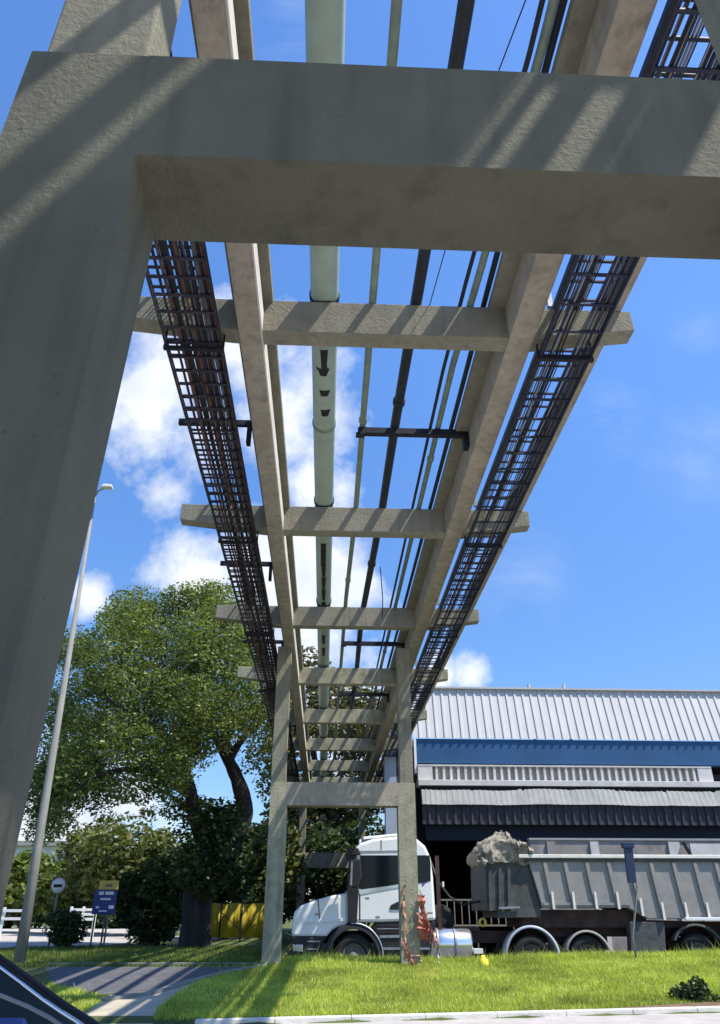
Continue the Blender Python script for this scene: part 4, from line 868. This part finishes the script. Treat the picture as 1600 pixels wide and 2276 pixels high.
# crumpled canvas cover bunched at the trailer front
def canvas(outline, y0, y1, name):
    bm = bmesh.new(); n = len(outline); R_ = 9; rows = []
    for j in range(R_+1):
        v_ = j/R_; y = y0+(y1-y0)*v_; infl = 1-0.25*abs(2*v_-1)**3; cx_ = sum(p[0] for p in outline)/n; cz_ = min(p[1] for p in outline)
        rows.append([bm.verts.new((cx_+(p[0]-cx_)*(0.94+0.06*infl)+random.uniform(-.05,.05), y+random.uniform(-.07,.07), cz_+(p[1]-cz_)*infl+random.uniform(-.05,.05))) for p in outline])
    for j in range(R_):
        for i in range(n): bm.faces.new((rows[j][i],rows[j][(i+1)%n],rows[j+1][(i+1)%n],rows[j+1][i]))
    bm.faces.new(rows[0]); bm.faces.new(list(reversed(rows[-1])))
    bmesh.ops.triangulate(bm, faces=[f for f in bm.faces if len(f.verts) > 4])
    bmesh.ops.subdivide_edges(bm, edges=bm.edges[:], cuts=2, use_grid_fill=True)
    for v in bm.verts:
        v.co += Vector((random.uniform(-.04,.04),random.uniform(-.07,.05),random.uniform(-.04,.04)))
    bmesh.ops.recalc_face_normals(bm, faces=bm.faces)
    org = Vector((sum(v.co.x for v in bm.verts)/len(bm.verts), (y0+y1)/2, min(v.co.z for v in bm.verts)))
    for v in bm.verts: v.co -= org
    me = bpy.data.meshes.new(name); bm.to_mesh(me); bm.free(); me.materials.append(MATS['canvas']); o = bpy.data.objects.new(name, me); COL.objects.link(o); o.location = org
    for p in me.polygons: p.use_smooth = random.random() < 0.6
    tx = bpy.data.textures.new('crumple','CLOUDS'); tx.noise_scale = 0.34; tx.noise_depth = 2
    md = o.modifiers.new('sub','SUBSURF'); md.levels = 2; md.render_levels = 2
    md = o.modifiers.new('disp','DISPLACE'); md.texture = tx; md.strength = 0.20; md.mid_level = 0.8
    return o
cp = [K2(x,y) for x,y in ((1064,1908),(1062,1890),(1072,1872),(1092,1856),(1112,1844),(1130,1839),(1143,1844),(1150,1856),(1160,1864),(1174,1862),(1178,1880),(1182,1903),(1176,1914),(1160,1925),(1135,1918),(1100,1916),(1080,1925))]
tag(canvas(cp, TK-0.05, TK+2.0, 'canvas_cover'), 'crumpled pale canvas cover heaped on the front of the dump trailer', 'canvas cover')

# orange safety net wrapped around the right column and trailing to the ground
random.seed(5)
t = thing('safety_net', (2.1, 17.8, 0.5), 'torn red and orange safety netting tangled round the right column foot by the truck', 'netting')
def strip(pts_px, Y, w, m, name, jit=0.03):
    mb = MB(); pts = [P(x,y,Y+random.uniform(-jit,jit)) for x,y in pts_px]; d = []
    for a_, b_ in zip(pts[:-1], pts[1:]):
        for k in range(5): d.append(a_.lerp(b_, k/5)+Vector((random.uniform(-.02,.02),random.uniform(-.03,.03),random.uniform(-.02,.02))))
    d.append(pts[-1]); vv = []
    for i, p in enumerate(d): ww = w*(0.5+random.random()*0.7); vv += [p+Vector((-ww/2,0,0.01)), p+Vector((ww/2,random.uniform(-.05,.05),0))]
    mb.add(vv, [(2*i,2*i+1,2*i+3,2*i+2) for i in range(len(d)-1)]); return mb.build(name, m, t)
strip([(936,1988),(939,2025),(942,2060),(945,2090)], 17.93, 0.17, 'net_red', 'red_sheet'); strip([(933,2030),(937,2060),(939,2084)], 17.88, 0.14, 'net_red', 'red_sheet')
for k in range(7):
    strip([(934+k*2,1980+k*9),(940+k*3,2030+k*6),(948+k*4,2070+k*4),(960+k*2,2105)], 17.9, 0.016, random.choice(['net_red','net_orange']), 'red_cord', 0.05)
strip([(938,2000),(952,2050),(968,2085),(974,2110)], 17.9, 0.035, 'net_orange', 'cord')
strip([(974,2100),(976,2130),(974,2144)], 17.9, 0.025, 'white_paint', 'cord')
for k in range(12):
    a_ = random.uniform(-8,8); strip([(899+a_*.6,2085+k*3),(908+a_,2125),(926+a_,2160),(946+a_*1.3,2188)], 17.55, 0.022, random.choice(['net_orange','net_orange','net_red']), 'orange_mesh', 0.1)
for k in range(7):
    y_ = 2110+k*11; strip([(893+k*6,y_),(930+k*4,y_+3)], 17.55, 0.018, 'net_orange', 'orange_mesh', 0.06)
strip([(899,1965),(899,2030),(900,2100)], 17.965, 0.05, 'net_orange', 'cord',0.0)
strip([(895,2147),(935,2146),(978,2147)], 17.8, 0.03, 'white_paint', 'cord',0.0)
q = G(1075, 2148, 0.55)
tag(MB().lathe((q.x,q.y,0.5), [(0.001,0.0),(0.10,0.0),(0.11,0.05),(0.10,0.16),(0.05,0.21),(0.03,0.25),(0.001,0.25)], 12, 'Z').build('plastic_jug','yellow_plastic'), 'small yellow plastic jug on the lawn right of the fuel tank', 'jug')

# narrow navy sign on a leaning post
gy = 18.3; b0 = P(1413,2118,gy); b1 = P(1398,1885,gy); t = thing('sign_post', (b0.x,gy,0.6), 'narrow dark blue sign on a thin leaning post in front of the dump trailer', 'sign')
MB().tube([(b0.x,gy,0.45),(b0.x-0.02,gy,b0.z+0.3),(b1.x+0.05,gy,b1.z-0.8),(b1.x,gy,b1.z)], 0.022, 8).build('post','post_grey',t)
a0 = P(1384,1884,gy); a1 = P(1402,1880,gy); a2 = P(1412,1962,gy); a3 = P(1393,1962,gy)
MB().hexa([(a3.x,gy-0.10,a3.z),(a2.x,gy-0.10,a2.z),(a1.x,gy-0.10,a1.z),(a0.x,gy-0.10,a0.z)],[(a3.x,gy-0.024,a3.z),(a2.x,gy-0.024,a2.z),(a1.x,gy-0.024,a1.z),(a0.x,gy-0.024,a0.z)]).build('panel','sign_navy',t,0.008)
c0 = P(1380,1878,gy); c1 = P(1404,1874,gy)
MB().box(c0.x,c1.x,gy-0.13,gy+0.02,c0.z-0.07,c0.z+0.05).build('cap','sign_navy',t,0.01)

# ------------------------------------------------------------------ the photographer's car, lower left corner
def Q(x, y, Y): return P(x, y, Y)
t = thing('car', Q(20,2260,0.85), 'dark glossy corner of a car with a bright trim line, at the bottom left', 'car')
L1 = [Q(-160,2045,1.02),Q(-60,2103,1.0),Q(0,2143,0.98),Q(60,2187,0.96),Q(110,2225,0.94),Q(150,2252,0.92),Q(185,2274,0.90),Q(230,2310,0.86)]
MB().tube([p+Vector((-0.003,-0.010,0.002)) for p in L1], 0.0022, 8).build('trim','chrome',t)
mb = MB(); rows = []
offs = [(0,0),(0.012,-0.004),(0.022,-0.016),(0.026,-0.035),(0.020,-0.06),(-0.01,-0.09),(-0.06,-0.12)]
vv = []
for p in L1:
    for (u, w) in [(0.004,0.002),(0.003,0.001)]+[(0.002,-0.004),(-0.004,-0.018),(-0.006,-0.04),(-0.004,-0.08),(0.0,-0.2)]:
        vv.append((p.x+u, p.y+(-0.01-0.25*max(0,-w)), p.z+w))
m_ = 7; mb.add(vv, [(i*m_+j, i*m_+j+1, (i+1)*m_+j+1, (i+1)*m_+j) for i in range(len(L1)-1) for j in range(m_-1)], True)
o = mb.build('body_panel','car_body',t); md = o.modifiers.new('s','SOLIDIFY'); md.thickness = 0.004
MB().tube([p+Vector((0.006,0.008,0.000)) for p in L1], 0.0035, 8).build('rubber_seal','truck_black',t)
L2 = [Q(-100,2180,0.86),Q(0,2212,0.84),Q(60,2236,0.83),Q(110,2262,0.82),Q(160,2296,0.80)]
MB().tube(L2, 0.0018, 8).build('inner_trim','post_grey',t)
MB().hexa([Q(-60,2262,0.7),Q(58,2262,0.7),Q(70,2330,0.66),Q(-60,2330,0.66)],[Q(-60,2262,0.72),Q(58,2262,0.72),Q(70,2330,0.68),Q(-60,2330,0.68)]).build('mirror_cap','car_blue',t,0.003)
